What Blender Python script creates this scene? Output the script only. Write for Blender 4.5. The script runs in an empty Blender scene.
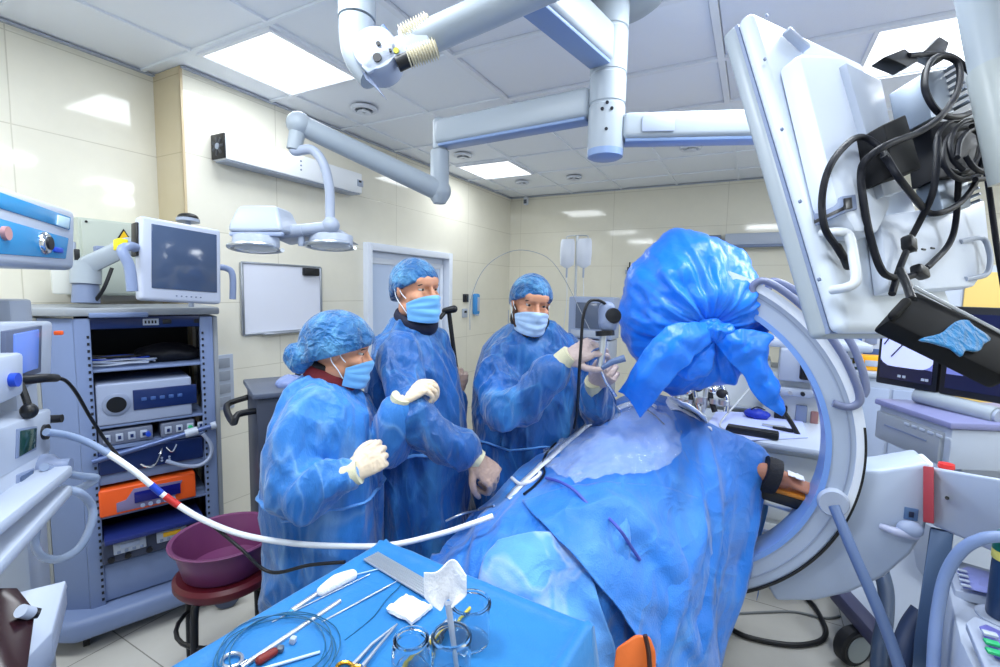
import bpy, bmesh, math, random
import numpy as np
from mathutils import Vector, Matrix, noise, Euler
PI = math.pi
SC = bpy.context.scene
COL = SC.collection
random.seed(7)

# ---------------------------------------------------------------- camera model
YAW, PITCH, ROLL, FPX, CAMZ = -.4907, -.0915, .0208, 472.0, 1.65
_cy, _sy, _cp, _sp = math.cos(YAW), math.sin(YAW), math.cos(PITCH), math.sin(PITCH)
FWD = Vector((_sy*_cp, _cy*_cp, _sp)); _r = Vector((_cy, -_sy, 0)); _u = _r.cross(FWD)
_c, _s = math.cos(ROLL), math.sin(ROLL)
RGT = _c*_r + _s*_u; UPV = -_s*_r + _c*_u
EYE = Vector((0, 0, CAMZ))
CEIL = 2.838
def ray(x, y): return RGT*((x-500)/FPX) + UPV*((333.5-y)/FPX) + FWD
def P(x, y, d): return EYE + ray(x, y)*d
def atz(x, y, z): d = ray(x, y); return EYE + d*((z-CAMZ)/d.z)
def aty(x, y, Y): d = ray(x, y); return EYE + d*(Y/d.y)
def atx(x, y, X): d = ray(x, y); return EYE + d*(X/d.x)
def proj(p):
    q = Vector(p)-EYE; d = q.dot(FWD)
    return 500+FPX*q.dot(RGT)/d, 333.5-FPX*q.dot(UPV)/d, d
cd = bpy.data.cameras.new('camera'); co = bpy.data.objects.new('camera', cd); COL.objects.link(co)
cd.sensor_width = 36; cd.sensor_fit = 'HORIZONTAL'; cd.lens = FPX*36/1000; cd.clip_start = .02
M = Matrix((RGT, UPV, -FWD)).transposed().to_4x4(); M.translation = EYE
co.matrix_world = M; SC.camera = co
SC.view_settings.view_transform = 'Standard'; SC.view_settings.look = 'None'
SC.view_settings.exposure = -.13; SC.view_settings.gamma = 1; SC.view_settings.use_curve_mapping = False

# ---------------------------------------------------------------- materials
def srgb(r, g, b):
    f = lambda c: c/12.92 if c <= .04045 else ((c+.055)/1.055)**2.4
    return tuple(f(v/255) for v in (r, g, b))
def mat(name, c, rough=.5, metal=0., trans=0., emit=0., spec=.5, sheen=0., alpha=1., bump=None, vary=None, coat=0., subs=0., ior=1.45):
    """c: sRGB 0-255; bump=(scale, strength); vary=(scale, amount): patchy tint that belongs to the surface"""
    m = bpy.data.materials.new(name); m.use_nodes = True
    nt = m.node_tree; b = nt.nodes['Principled BSDF']; L = nt.links
    col = srgb(*c)+(1,)
    b.inputs['Base Color'].default_value = col; b.inputs['Roughness'].default_value = rough
    b.inputs['Metallic'].default_value = metal; b.inputs['Transmission Weight'].default_value = trans
    b.inputs['Specular IOR Level'].default_value = spec; b.inputs['Alpha'].default_value = alpha
    b.inputs['Coat Weight'].default_value = coat; b.inputs['IOR'].default_value = ior
    b.inputs['Sheen Weight'].default_value = sheen
    if subs:
        b.inputs['Subsurface Weight'].default_value = subs; b.inputs['Subsurface Radius'].default_value = (.02, .008, .005)
        b.inputs['Subsurface Scale'].default_value = .4
    if emit:
        b.inputs['Emission Color'].default_value = col; b.inputs['Emission Strength'].default_value = emit
    tc = nt.nodes.new('ShaderNodeTexCoord')
    if vary:
        n = nt.nodes.new('ShaderNodeTexNoise'); n.inputs['Scale'].default_value = vary[0]; n.inputs['Detail'].default_value = 5
        L.new(tc.outputs['Object'], n.inputs['Vector'])
        mr = nt.nodes.new('ShaderNodeMapRange'); mr.inputs['From Min'].default_value = .3; mr.inputs['From Max'].default_value = .7
        mr.inputs['To Min'].default_value = 1-vary[1]; mr.inputs['To Max'].default_value = 1+vary[1]
        L.new(n.outputs['Fac'], mr.inputs['Value'])
        hs = nt.nodes.new('ShaderNodeHueSaturation'); hs.inputs['Color'].default_value = col
        L.new(mr.outputs['Result'], hs.inputs['Value']); L.new(hs.outputs['Color'], b.inputs['Base Color'])
    if bump:
        n = nt.nodes.new('ShaderNodeTexNoise'); n.inputs['Scale'].default_value = bump[0]; n.inputs['Detail'].default_value = 4
        L.new(tc.outputs['Object'], n.inputs['Vector'])
        bp = nt.nodes.new('ShaderNodeBump'); bp.inputs['Strength'].default_value = bump[1]; bp.inputs['Distance'].default_value = .01
        L.new(n.outputs['Fac'], bp.inputs['Height']); L.new(bp.outputs['Normal'], b.inputs['Normal'])
    return m
def tile_mat(name, c1, c2, grout, w, h, rough, ax, off=0., mortar=.003, vary=.03, uo=0., vo=0.):
    """glazed tiles: ax = (u axis, v axis) as indices of the world axes"""
    m = bpy.data.materials.new(name); m.use_nodes = True
    nt = m.node_tree; b = nt.nodes['Principled BSDF']; L = nt.links
    g = nt.nodes.new('ShaderNodeNewGeometry'); sx = nt.nodes.new('ShaderNodeSeparateXYZ'); cx = nt.nodes.new('ShaderNodeCombineXYZ')
    L.new(g.outputs['Position'], sx.inputs[0])
    ad = nt.nodes.new('ShaderNodeVectorMath'); ad.operation = 'ADD'; ad.inputs[1].default_value = (uo, vo, 0)
    L.new(sx.outputs[ax[0]], cx.inputs[0]); L.new(sx.outputs[ax[1]], cx.inputs[1]); L.new(cx.outputs[0], ad.inputs[0])
    br = nt.nodes.new('ShaderNodeTexBrick'); br.offset = off; br.squash = 1
    br.inputs['Scale'].default_value = 1; br.inputs['Brick Width'].default_value = w; br.inputs['Row Height'].default_value = h
    br.inputs['Mortar Size'].default_value = mortar; br.inputs['Mortar Smooth'].default_value = .3; br.inputs['Bias'].default_value = 0
    br.inputs['Color1'].default_value = srgb(*c1)+(1,); br.inputs['Color2'].default_value = srgb(*c2)+(1,); br.inputs['Mortar'].default_value = srgb(*grout)+(1,)
    L.new(ad.outputs[0], br.inputs['Vector'])
    n = nt.nodes.new('ShaderNodeTexNoise'); n.inputs['Scale'].default_value = 3.5; n.inputs['Detail'].default_value = 7; n.inputs['Roughness'].default_value = .65
    L.new(g.outputs['Position'], n.inputs['Vector'])
    mr = nt.nodes.new('ShaderNodeMapRange'); mr.inputs['From Min'].default_value = .3; mr.inputs['From Max'].default_value = .7
    mr.inputs['To Min'].default_value = 1-vary; mr.inputs['To Max'].default_value = 1+vary
    L.new(n.outputs['Fac'], mr.inputs['Value'])
    hs = nt.nodes.new('ShaderNodeHueSaturation'); L.new(br.outputs['Color'], hs.inputs['Color']); L.new(mr.outputs['Result'], hs.inputs['Value'])
    L.new(hs.outputs['Color'], b.inputs['Base Color'])
    b.inputs['Roughness'].default_value = rough
    bp = nt.nodes.new('ShaderNodeBump'); bp.inputs['Strength'].default_value = .25; bp.inputs['Distance'].default_value = .004; bp.invert = True
    L.new(br.outputs['Fac'], bp.inputs['Height']); L.new(bp.outputs['Normal'], b.inputs['Normal'])
    return m

# ---------------------------------------------------------------- mesh builder
def frame(d, up=(0, 0, 1)):
    """3x3 with columns x,y,z; y along d, z near up"""
    y = Vector(d).normalized(); z = Vector(up)
    x = y.cross(z)
    if x.length < 1e-4: x = y.cross(Vector((1, 0, 0)))
    x.normalize(); z = x.cross(y)
    return Matrix((x, y, z)).transposed()
def rotm(rx=0, ry=0, rz=0): return Euler((math.radians(rx), math.radians(ry), math.radians(rz))).to_matrix()
def spline(pts, n=8, closed=False):
    pts = [Vector(p) for p in pts]; N = len(pts)
    if N < 3 or n <= 1: return pts
    out = []
    for i in range(N if closed else N-1):
        if closed: a, b, c, d = (pts[(i+k-1) % N] for k in range(4))
        else: a, b, c, d = pts[max(i-1, 0)], pts[i], pts[i+1], pts[min(i+2, N-1)]
        for k in range(n):
            t = k/n
            out.append(.5*((2*b)+(c-a)*t+(2*a-5*b+4*c-d)*t*t+(3*b-a-3*c+d)*t**3))
    if not closed: out.append(pts[-1])
    return out
def lerp(a, b, t): return a+(b-a)*t
ROOT = {}
class MB:
    def __init__(s): s.bm = bmesh.new()
    def _merge(s, b):
        me = bpy.data.meshes.new('tmp'); b.to_mesh(me); b.free(); s.bm.from_mesh(me); bpy.data.meshes.remove(me); return s
    def box(s, c, size, R=None, bev=0., seg=2):
        b = bmesh.new(); bmesh.ops.create_cube(b, size=1)
        for v in b.verts: v.co = Vector((v.co.x*size[0], v.co.y*size[1], v.co.z*size[2]))
        if bev: bmesh.ops.bevel(b, geom=b.edges[:], offset=min(bev, min(size)*.45), segments=seg, profile=.5, affect='EDGES')
        T = (R.to_4x4() if R else Matrix.Identity(4)); T.translation = Vector(c)
        b.transform(T); return s._merge(b)
    def prism(s, poly, ext, bev=0., seg=2):
        """closed polygon of 3D points extruded by a vector"""
        b = bmesh.new(); f = b.faces.new([b.verts.new(Vector(p)) for p in poly])
        r = bmesh.ops.extrude_face_region(b, geom=[f])
        for v in [g for g in r['geom'] if isinstance(g, bmesh.types.BMVert)]: v.co += Vector(ext)
        bmesh.ops.recalc_face_normals(b, faces=b.faces[:])
        if bev: bmesh.ops.bevel(b, geom=b.edges[:], offset=bev, segments=seg, profile=.5, affect='EDGES', clamp_overlap=True)
        return s._merge(b)
    def rings(s, rings, cap=True, closed=False):
        """loft through rings of equal length"""
        b = s.bm; vs = [[b.verts.new(Vector(p)) for p in r] for r in rings]; n = len(vs[0])
        R = len(vs)
        for i in range(R if closed else R-1):
            A, B = vs[i], vs[(i+1) % R]
            for k in range(n):
                try: b.faces.new((A[k], A[(k+1) % n], B[(k+1) % n], B[k]))
                except ValueError: pass
        if cap and not closed:
            for A, fl in ((vs[0], True), (vs[-1], False)):
                try: b.faces.new(A[::-1] if fl else A)
                except ValueError: pass
        return s
    def tube(s, pts, r, n=8, closed=False, sm=1, cap=True, flat=1.):
        pts = spline(pts, sm, closed); N = len(pts)
        rr = r if callable(r) else (lambda t: r)
        prev = None; rings = []
        for i, p in enumerate(pts):
            if closed: d = pts[(i+1) % N]-pts[i-1]
            else: d = pts[min(i+1, N-1)]-pts[max(i-1, 0)]
            if d.length < 1e-9: d = Vector((0, 0, 1))
            d.normalize()
            if prev is None:
                x = d.cross(Vector((0, 0, 1)))
                if x.length < .05: x = d.cross(Vector((1, 0, 0)))
            else: x = prev-d*prev.dot(d)
            x.normalize(); prev = x; y = d.cross(x)
            q = rr(i/max(1, N-1))
            rings.append([p+x*(q*math.cos(2*PI*k/n))+y*(q*flat*math.sin(2*PI*k/n)) for k in range(n)])
        return s.rings(rings, cap, closed)
    def cyl(s, p0, p1, r0, r1=None, n=20): 
        r1 = r0 if r1 is None else r1
        return s.tube([p0, p1], lambda t: lerp(r0, r1, t), n)
    def limb(s, pts, rad, n=14, sm=6):
        """tapering capsule chain"""
        pts = [Vector(p) for p in pts]
        P2 = spline(pts, sm); K = len(rad)-1
        def rr(t):
            u = t*K; i = min(int(u), K-1); return lerp(rad[i], rad[i+1], u-i)
        s.tube(P2, rr, n)
        s.ell(pts[0], (rad[0],)*3, n=10); s.ell(pts[-1], (rad[-1],)*3, n=10); return s
    def lathe(s, prof, base=(0, 0, 0), axis=(0, 0, 1), n=28, cap=True, ref=(1, 0, 0)):
        F = frame(axis, ref); base = Vector(base)
        rings = [[base+F@Vector((r*math.cos(2*PI*k/n), z, r*math.sin(2*PI*k/n))) for k in range(n)] for r, z in prof]
        return s.rings(rings, cap)
    def ell(s, c, rad, R=None, n=16):
        b = bmesh.new(); bmesh.ops.create_uvsphere(b, u_segments=n, v_segments=max(6, n*2//3), radius=1)
        T = (R.to_4x4() if R else Matrix.Identity(4)) @ Matrix.Diagonal((rad[0], rad[1], rad[2], 1)); T.translation = Vector(c)
        b.transform(T); return s._merge(b)
    def grid(s, g, thick=0.):
        b = bmesh.new(); vs = [[b.verts.new(Vector(p)) for p in r] for r in g]
        fs = []
        for i in range(len(vs)-1):
            for j in range(len(vs[0])-1):
                fs.append(b.faces.new((vs[i][j], vs[i][j+1], vs[i+1][j+1], vs[i+1][j])))
        if thick:
            b.normal_update(); no = [[v.normal.copy() for v in r] for r in vs]
            lo = [[b.verts.new(v.co-no[i][j]*thick) for j, v in enumerate(r)] for i, r in enumerate(vs)]
            n, k = len(vs), len(vs[0])
            for i in range(n-1):
                for j in range(k-1): b.faces.new((lo[i][j], lo[i+1][j], lo[i+1][j+1], lo[i][j+1]))
            rim = [(0, j) for j in range(k)]+[(i, k-1) for i in range(1, n)]+[(n-1, j) for j in range(k-2, -1, -1)]+[(i, 0) for i in range(n-2, 0, -1)]
            for q in range(len(rim)):
                (i, j), (u, w) = rim[q], rim[(q+1) % len(rim)]
                b.faces.new((vs[i][j], lo[i][j], lo[u][w], vs[u][w]))
        return s._merge(b)
    def recalc(s): bmesh.ops.recalc_face_normals(s.bm, faces=s.bm.faces[:]); return s
    def mesh(s, name):
        s.recalc(); me = bpy.data.meshes.new(name); s.bm.to_mesh(me); s.bm.free(); return me
    def build(s, name, m, parent=None, local=False, sharp=40, label=None):
        return link(s.mesh(name), name, m, parent, local, sharp, label)
def link(me, name, m, parent=None, local=False, sharp=40, label=None):
    o = bpy.data.objects.new(name, me); COL.objects.link(o)
    if m is not None:
        for q in (m if isinstance(m, (list, tuple)) else (m,)): me.materials.append(q)
    me.polygons.foreach_set('use_smooth', [True]*len(me.polygons))
    if sharp: me.set_sharp_from_angle(angle=math.radians(sharp))
    if parent is not None:
        o.parent = parent; rm = ROOT.get(parent.name)
        if rm is not None:
            ROOT[o.name] = rm
            if not local: me.transform(rm.inverted())
    if label: o['label'] = label
    return o
def thing(name, label, cat, loc=(0, 0, 0), rotz=0., group=None, R=None):
    o = bpy.data.objects.new(name, None); COL.objects.link(o); o.empty_display_size = .05
    T = (R.to_4x4() if R else Matrix.Rotation(rotz, 4, 'Z')); T.translation = Vector(loc)
    o.matrix_world = T; ROOT[o.name] = T.copy()
    o['label'] = label; o['category'] = cat
    if group: o['group'] = group
    return o
def tag(o, label, cat, group=None):
    o['label'] = label; o['category'] = cat
    if group: o['group'] = group
    return o
def origin(o, p):
    """move a top-level mesh's origin without moving the mesh"""
    o.data.transform(Matrix.Translation(-Vector(p))); o.location = Vector(p); return o
def struct(o): o['kind'] = 'structure'; return o
def copy_tree(o, parent=None):
    c = o.copy(); COL.objects.link(c)
    if parent is not None: c.parent = parent
    for ch in list(o.children): copy_tree(ch, c)
    return c
def remesh(mb, voxel, smooth=6, fac=.5):
    """melt overlapping shapes into one continuous skin"""
    me = mb.mesh('tmp'); o = bpy.data.objects.new('tmp', me); COL.objects.link(o)
    r = o.modifiers.new('r', 'REMESH'); r.mode = 'VOXEL'; r.voxel_size = voxel
    if smooth:
        q = o.modifiers.new('s', 'SMOOTH'); q.iterations = smooth; q.factor = fac
    dg = bpy.context.evaluated_depsgraph_get(); dg.update()
    out = bpy.data.meshes.new_from_object(o.evaluated_get(dg))
    bpy.data.objects.remove(o); bpy.data.meshes.remove(me); return out
def fold_noise(p, s):
    """sharp crease pattern in 0..1"""
    return 1-abs(noise.noise(p*s))*2
def crumple(me, amp, scale=7., stretch=(1, 1, .45), amp2=None, seed=0, w=None, smooth=0):
    """push vertices along their normals: long folds with creases, in three sizes"""
    off = Vector((seed*3.7, seed*1.3, seed*2.1)); st = Vector(stretch)
    n = len(me.vertices); co = np.empty(n*3); me.vertices.foreach_get('co', co)
    no = [v.normal.copy() for v in me.vertices]; a2 = amp2 if amp2 is not None else amp*.45
    for i, v in enumerate(me.vertices):
        p = Vector((v.co.x*st.x, v.co.y*st.y, v.co.z*st.z))+off
        q = p+noise.noise_vector(p*scale*.6)*(.7/scale)
        d = amp*(fold_noise(q, scale)-.55)+a2*(fold_noise(q+Vector((5, 5, 5)), scale*2.1)-.55)+a2*.35*(fold_noise(q+Vector((9, 2, 5)), scale*4.7)-.5)
        if w: d *= w(v.co)
        c = v.co+no[i]*d; co[i*3:i*3+3] = c
    me.vertices.foreach_set('co', co); me.update(); return me
def cloth_mat(name, c, rough=.5, scale=9., strength=.5, vary=.12, sheen=.3, stretch=(1, 1, .5), trans=0., vscale=5., alpha=1., spec=.4, light=None, lf=.5):
    """wrinkled non-woven sheet: creased relief, fine weave and patchy tone for sheerness, highlights and folds"""
    m = bpy.data.materials.new(name); m.use_nodes = True
    nt = m.node_tree; b = nt.nodes['Principled BSDF']; L = nt.links; N = nt.nodes.new
    tc = N('ShaderNodeTexCoord'); mp = N('ShaderNodeMapping'); mp.inputs['Scale'].default_value = stretch
    L.new(tc.outputs['Object'], mp.inputs['Vector'])
    def ns(sc, det, dis): 
        q = N('ShaderNodeTexNoise'); q.inputs['Scale'].default_value = sc; q.inputs['Detail'].default_value = det; q.inputs['Distortion'].default_value = dis
        L.new(mp.outputs['Vector'], q.inputs['Vector']); return q.outputs['Fac']
    def ma(op, a, b_=None):
        q = N('ShaderNodeMath'); q.operation = op
        for i, v in enumerate((a, b_)):
            if v is None: continue
            if isinstance(v, (int, float)): q.inputs[i].default_value = v
            else: L.new(v, q.inputs[i])
        return q.outputs[0]
    r1 = ma('ABSOLUTE', ma('SUBTRACT', ns(scale, 2, .6), .5)); r2 = ma('ABSOLUTE', ma('SUBTRACT', ns(scale*2.7, 2, .5), .5))
    h = ma('ADD', ma('MULTIPLY', r1, -1.), ma('MULTIPLY', r2, -.4)); h = ma('ADD', h, ma('MULTIPLY', ns(240, 1, 0), .03))
    bp = N('ShaderNodeBump'); bp.inputs['Strength'].default_value = strength; bp.inputs['Distance'].default_value = .06
    L.new(h, bp.inputs['Height']); L.new(bp.outputs['Normal'], b.inputs['Normal'])
    mr = N('ShaderNodeMapRange'); mr.inputs['From Min'].default_value = .32; mr.inputs['From Max'].default_value = .68
    mr.inputs['To Min'].default_value = 1-vary; mr.inputs['To Max'].default_value = 1+vary; L.new(ns(vscale, 4, .4), mr.inputs['Value'])
    hs = N('ShaderNodeHueSaturation'); hs.inputs['Color'].default_value = srgb(*c)+(1,); L.new(mr.outputs['Result'], hs.inputs['Value']); 
    out = hs.outputs['Color']
    if light:   # paler patches and crests: sheer layering plus highlights put into the colour
        mx = N('ShaderNodeMix'); mx.data_type = 'RGBA'; mx.inputs['B'].default_value = srgb(*light)+(1,)
        a = N('ShaderNodeMapRange'); a.inputs['From Min'].default_value = .5; a.inputs['From Max'].default_value = .72; a.inputs['To Max'].default_value = lf; L.new(ns(vscale*.8, 3, .8), a.inputs['Value'])
        e = N('ShaderNodeMapRange'); e.inputs['From Min'].default_value = .03; e.inputs['From Max'].default_value = 0; e.inputs['To Min'].default_value = 0; e.inputs['To Max'].default_value = lf*.3; L.new(r1, e.inputs['Value'])
        L.new(ma('ADD', a.outputs[0], e.outputs[0]), mx.inputs['Factor']); L.new(out, mx.inputs['A']); out = mx.outputs['Result']
    L.new(out, b.inputs['Base Color'])
    b.inputs['Roughness'].default_value = rough; b.inputs['Sheen Weight'].default_value = sheen; b.inputs['Specular IOR Level'].default_value = spec
    b.inputs['Transmission Weight'].default_value = trans; b.inputs['Alpha'].default_value = alpha
    return m
def lp(root, px, py, axis=1, val=0.):
    """where the sight line through a pixel meets a plane of a thing's own frame (local coordinates)"""
    T = ROOT[root.name].inverted(); o = T@EYE; d = T.to_3x3()@ray(px, py)
    return o+d*((val-o[axis])/d[axis])
def yawdir(v): return math.atan2(v.y, v.x)
FONTS = {}
def text_mesh(s, size, thick=.0008, align='CENTER'):
    c = bpy.data.curves.new('t', 'FONT'); c.body = s; c.size = size; c.extrude = thick; c.align_x = align; c.align_y = 'CENTER'; c.resolution_u = 2
    o = bpy.data.objects.new('t', c); COL.objects.link(o)
    dg = bpy.context.evaluated_depsgraph_get(); dg.update(); me = bpy.data.meshes.new_from_object(o.evaluated_get(dg))
    bpy.data.objects.remove(o); bpy.data.curves.remove(c); return me
def lettering(name, s, size, m, parent, R, pos):
    """flat lettering; R maps text x,y,normal into the parent's own frame"""
    me = text_mesh(s, size); T = R.to_4x4(); T.translation = Vector(pos); me.transform(T)
    me.materials.clear(); return link(me, name, m, parent, local=True, sharp=0)
FRONT = Matrix(((1, 0, 0), (0, 0, -1), (0, 1, 0)))   # text on a face that looks along local -y
# ================================================================ ROOM
XL, XL0, YF, YB, XR, YR = -2.85, -3.12, 1.545, 5.56, 2.6, -1.4   # left wall, its recess, fold, back wall, right wall, rear wall
W1 = mat('ivory_paint', (232, 230, 222), .5)
tile_left = tile_mat('cream_wall_tile', (238, 234, 219), (235, 231, 216), (212, 207, 190), 1.2, .42, .07, (1, 2), uo=.27, vo=.14)
tile_back = tile_mat('cream_back_tile', (234, 230, 214), (231, 227, 211), (210, 205, 188), 1.2, .42, .07, (0, 2), uo=.3, vo=.14)
floor_m = tile_mat('floor_tile', (196, 194, 188), (190, 188, 182), (138, 136, 130), .6, .6, .22, (0, 1), vary=.05, uo=.1, vo=.2)
ceil_m = mat('ceiling_panel', (240, 245, 254), .55)
bar_m = mat('ceiling_bar', (238, 244, 254), .45)
def slab(name, c, s, m):
    return struct(MB().box(c, s).build(name, m, sharp=30))
slab('floor', ((XL0+XR)/2, (YR+YB)/2, -.05), (XR-XL0+.4, YB-YR+.4, .1), floor_m)
slab('ceiling', ((XL0+XR)/2, (YR+YB)/2, CEIL+.055), (XR-XL0+.4, YB-YR+.4, .1), ceil_m)
DY0, DY1, DZ = 2.92, 4.16, 2.02                       # doorway in the left wall
w = MB()
w.box((XL-.1, (YF+DY0)/2, CEIL/2), (.2, DY0-YF, CEIL)); w.box((XL-.1, (DY1+YB)/2, CEIL/2), (.2, YB-DY1, CEIL))
w.box((XL-.1, (DY0+DY1)/2, (DZ+CEIL)/2), (.2, DY1-DY0, CEIL-DZ))
struct(w.build('wall_left', tile_left, sharp=30))
slab('wall_left_recess', (XL0-.1, (YF+YR)/2, CEIL/2), (.2, YF-YR+.1, CEIL), tile_left)
slab('wall_left_return', ((XL0+XL)/2-.105, YF+.098, CEIL/2), (XL-XL0+.2, .2, CEIL), tile_mat('tan_return_tile', (214, 200, 168), (210, 196, 164), (190, 176, 146), 1.2, .42, .2, (0, 2), vo=.14))
slab('trim_corner', (XL-.002, YF+.004, CEIL/2), (.012, .012, CEIL), mat('corner_bead', (206, 186, 150), .35))
slab('wall_back', ((XL+XR)/2, YB+.1, CEIL/2), (XR-XL+.4, .2, CEIL), tile_back)
slab('wall_right', (XR+.1, (YR+YB)/2, CEIL/2), (.2, YB-YR+.4, CEIL), tile_left)
slab('wall_rear', ((XL0+XR)/2, YR-.1, CEIL/2), (XR-XL0+.4, .2, CEIL), W1)
# ceiling grid: raised T bars, one mesh of trim
G0X, G0Y, CELL = -5.36*.6, 2.47*.6, .6
tb = MB()
k = -6
for k in range(-6, 12):
    x = G0X+CELL*k
    if XL0-.1 < x < XR: tb.box((x, (YR+YB)/2, CEIL-.001), (.022, YB-YR, .012))
for k in range(-6, 12):
    y = G0Y+CELL*k
    if YR < y < YB: tb.box(((XL0+XR)/2, y, CEIL-.0022), (XR-XL0, .022, .012))
struct(tb.build('trim_1', bar_m, sharp=30))
# edge angle where the ceiling meets the walls
ea = MB()
ea.box((XL+.012, (YF+YB)/2, CEIL-.006), (.024, YB-YF, .01)); ea.box((XL0+.012, (YR+YF)/2, CEIL-.006), (.024, YF-YR, .01)); ea.box(((XL+XR)/2, YB-.012, CEIL-.006), (XR-XL, .024, .01))
struct(ea.build('trim_2', mat('edge_angle', (176, 184, 200), .4), sharp=30))
# heavy bars of the laminar air field above the table
lam_m = mat('perforated_air_panel', (240, 244, 254), .5, bump=(260, .25))
lam_bar = mat('air_field_bar', (235, 239, 248), .35)
LX = (-2.616+1.2, -2.616+2.4, -2.616+3.6); LY = (.88, 1.48, 2.08, 2.68, 3.28)
lb = MB()
for x in LX: lb.box((x, (LY[0]+LY[-1])/2, CEIL-.012), (.032, LY[-1]-LY[0]+.03, .026))
for y in LY: lb.box(((LX[0]+LX[-1])/2, y, CEIL-.0125), (LX[-1]-LX[0]+.03, .032, .024))
struct(lb.build('trim_3', lam_bar, sharp=30))
for i in range(2):
    for j in range(4):
        o = MB().box(((LX[i]+LX[i+1])/2, (LY[j]+LY[j+1])/2, CEIL-.006), (LX[i+1]-LX[i]-.04, LY[j+1]-LY[j]-.04, .01), bev=.003).build('ceiling_air_panel', lam_m)
        tag(o, 'white perforated air panel set in the ceiling field around the column mount', 'air panel', 'laminar air panels over the operating table')

# luminaires
lum_glow = mat('lit_diffuser', (244, 249, 255), .5, emit=2.2)
lum_frame = mat('luminaire_frame', (236, 240, 248), .4)
def luminaire(i, j, label, power):
    power *= .5 if i == 1 and j >= 0 else 1.35
    cx, cy = G0X+CELL*(i+.5), G0Y+CELL*(j+.5)
    t = thing('ceiling_light', label, 'ceiling light', (cx, cy, CEIL-.016))
    f = MB(); h = .286
    for sx, sy, a, b in ((0, 1, 2*h, .02), (0, -1, 2*h, .02), (1, 0, .02, 2*h-.041), (-1, 0, .02, 2*h-.041)):
        f.box((sx*(h-.01), sy*(h-.01), .004), (a, b, .016))
    f.build('frame', lum_frame, t, local=True)
    MB().box((0, 0, .006), (.545, .545, .006)).build('diffuser', lum_glow, t, local=True)
    l = bpy.data.lights.new('ceiling_light_lamp', 'AREA'); l.shape = 'SQUARE'; l.size = .55; l.energy = power; l.color = (.88, .945, 1.)
    lo = bpy.data.objects.new('lamp', l); COL.objects.link(lo); lo.parent = t; lo.location = (0, 0, -.004)
LP = 21
luminaire(1, 0, 'square lit ceiling panel nearest the left wall corner, above the wall air steriliser', LP)
luminaire(1, 4, 'square lit ceiling panel in the far left of the ceiling near the back wall', LP)
luminaire(6, 2, 'square lit ceiling panel behind the cable bundle of the hanging monitor', LP)
for i, j, q in ((5, 0, 'right'), (1, -3, 'rear left'), (5, -3, 'rear right'), (8, 3, 'right end'), (8, 0, 'right rear'), (3, -2, 'rear middle')):
    luminaire(i, j, 'square lit ceiling panel at the %s of the room, outside the picture' % q, LP)

# round ceiling vents
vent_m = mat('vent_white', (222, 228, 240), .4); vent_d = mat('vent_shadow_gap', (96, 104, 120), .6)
def vent(px, py, r, label, dark=True):
    p = atz(px, py, CEIL-.008)
    t = thing('ceiling_vent', label, 'ceiling vent', (p.x, p.y, CEIL-.008), group=None)
    MB().lathe([(r, 0), (r, -.012), (r*.93, -.02), (r*.7, -.018), (r*.68, 0)], n=32).build('ring', vent_m, t, local=True)
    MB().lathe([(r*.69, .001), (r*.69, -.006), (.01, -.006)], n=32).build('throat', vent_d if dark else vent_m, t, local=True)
    MB().lathe([(.012, -.004), (.012, -.03), (r*.5, -.03), (r*.5, -.024), (.02, -.018)], n=32).build('cone', vent_m, t, local=True)
vent(364, 108, .085, 'round white ceiling vent nearest the knuckle of the spring arm')
vent(463, 155, .08, 'round white ceiling vent beside the post of the lamp arm')
vent(522, 182, .075, 'small round white ceiling vent beyond the far lit panel')
vent(574, 177, .08, 'round ceiling vent with dark slot near the back wall, left of the column')
vent(691, 147, .085, 'flat round white ceiling disc under the long right pendant arm', False)
# small sensor at the top of the corner
p = aty(526, 201, YB-.05)
t = thing('corner_sensor', 'small white motion sensor high in the far corner', 'sensor', (p.x, p.y, p.z))
MB().box((0, .0, 0), (.06, .05, .1), bev=.015).build('body', vent_m, t, local=True)
MB().box((0, -.026, -.01), (.04, .006, .05), bev=.002).build('lens', vent_d, t, local=True)

# door in the left wall
frame_m = mat('door_frame_pale_blue', (230, 237, 250), .35); leaf_m = mat('door_leaf_pale_blue', (222, 232, 250), .35); glass_m = mat('door_pane_blue', (198, 216, 246), .1, spec=.6)
d = MB()
for y in (DY0+.03, DY1-.03): d.box((XL-.03, y, DZ/2), (.16, .06, DZ), bev=.004)
d.box((XL-.03, (DY0+DY1)/2, DZ-.03), (.158, DY1-DY0-.121, .06), bev=.004)
struct(d.build('trim_door', frame_m))
dd = struct(MB().box((XL-.06, (DY0+DY1)/2, (DZ-.06)/2), (.05, DY1-DY0-.13, DZ-.065), bev=.004).build('door_1', leaf_m))
q = MB()
for y in (DY0+.1, DY0+.5, DY0+.66, DY1-.1): q.box((XL-.028, y, 1.0), (.02, .05, 1.8), bev=.004)
for z in (.12, 1.1, 1.88): q.box((XL-.029, (DY0+DY1)/2, z), (.018, DY1-DY0-.2, .05), bev=.004)
q.build('door_frame', frame_m, dd)
g = MB()
for y0, y1 in ((DY0+.13, DY0+.47), (DY0+.69, DY1-.13)): g.box((XL-.032, (y0+y1)/2, 1.49), (.01, y1-y0, .72))
g.build('door_glass', glass_m, dd)
MB().tube([(XL+.0, DY0+.56, 1.02), (XL+.05, DY0+.56, 1.02), (XL+.05, DY0+.44, 1.02)], .011, 8).build('door_handle', mat('chrome', (200, 205, 212), .18, 1.), dd)

# baseboards
bb = mat('skirting_tile', (190, 184, 168), .25)
slab('baseboard_left', (XL+.006, (YF+DY0)/2, .05), (.012, DY0-YF, .1), bb); slab('baseboard_back', ((XL+XR)/2, YB-.006, .05), (XR-XL, .012, .1), bb)
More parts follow.
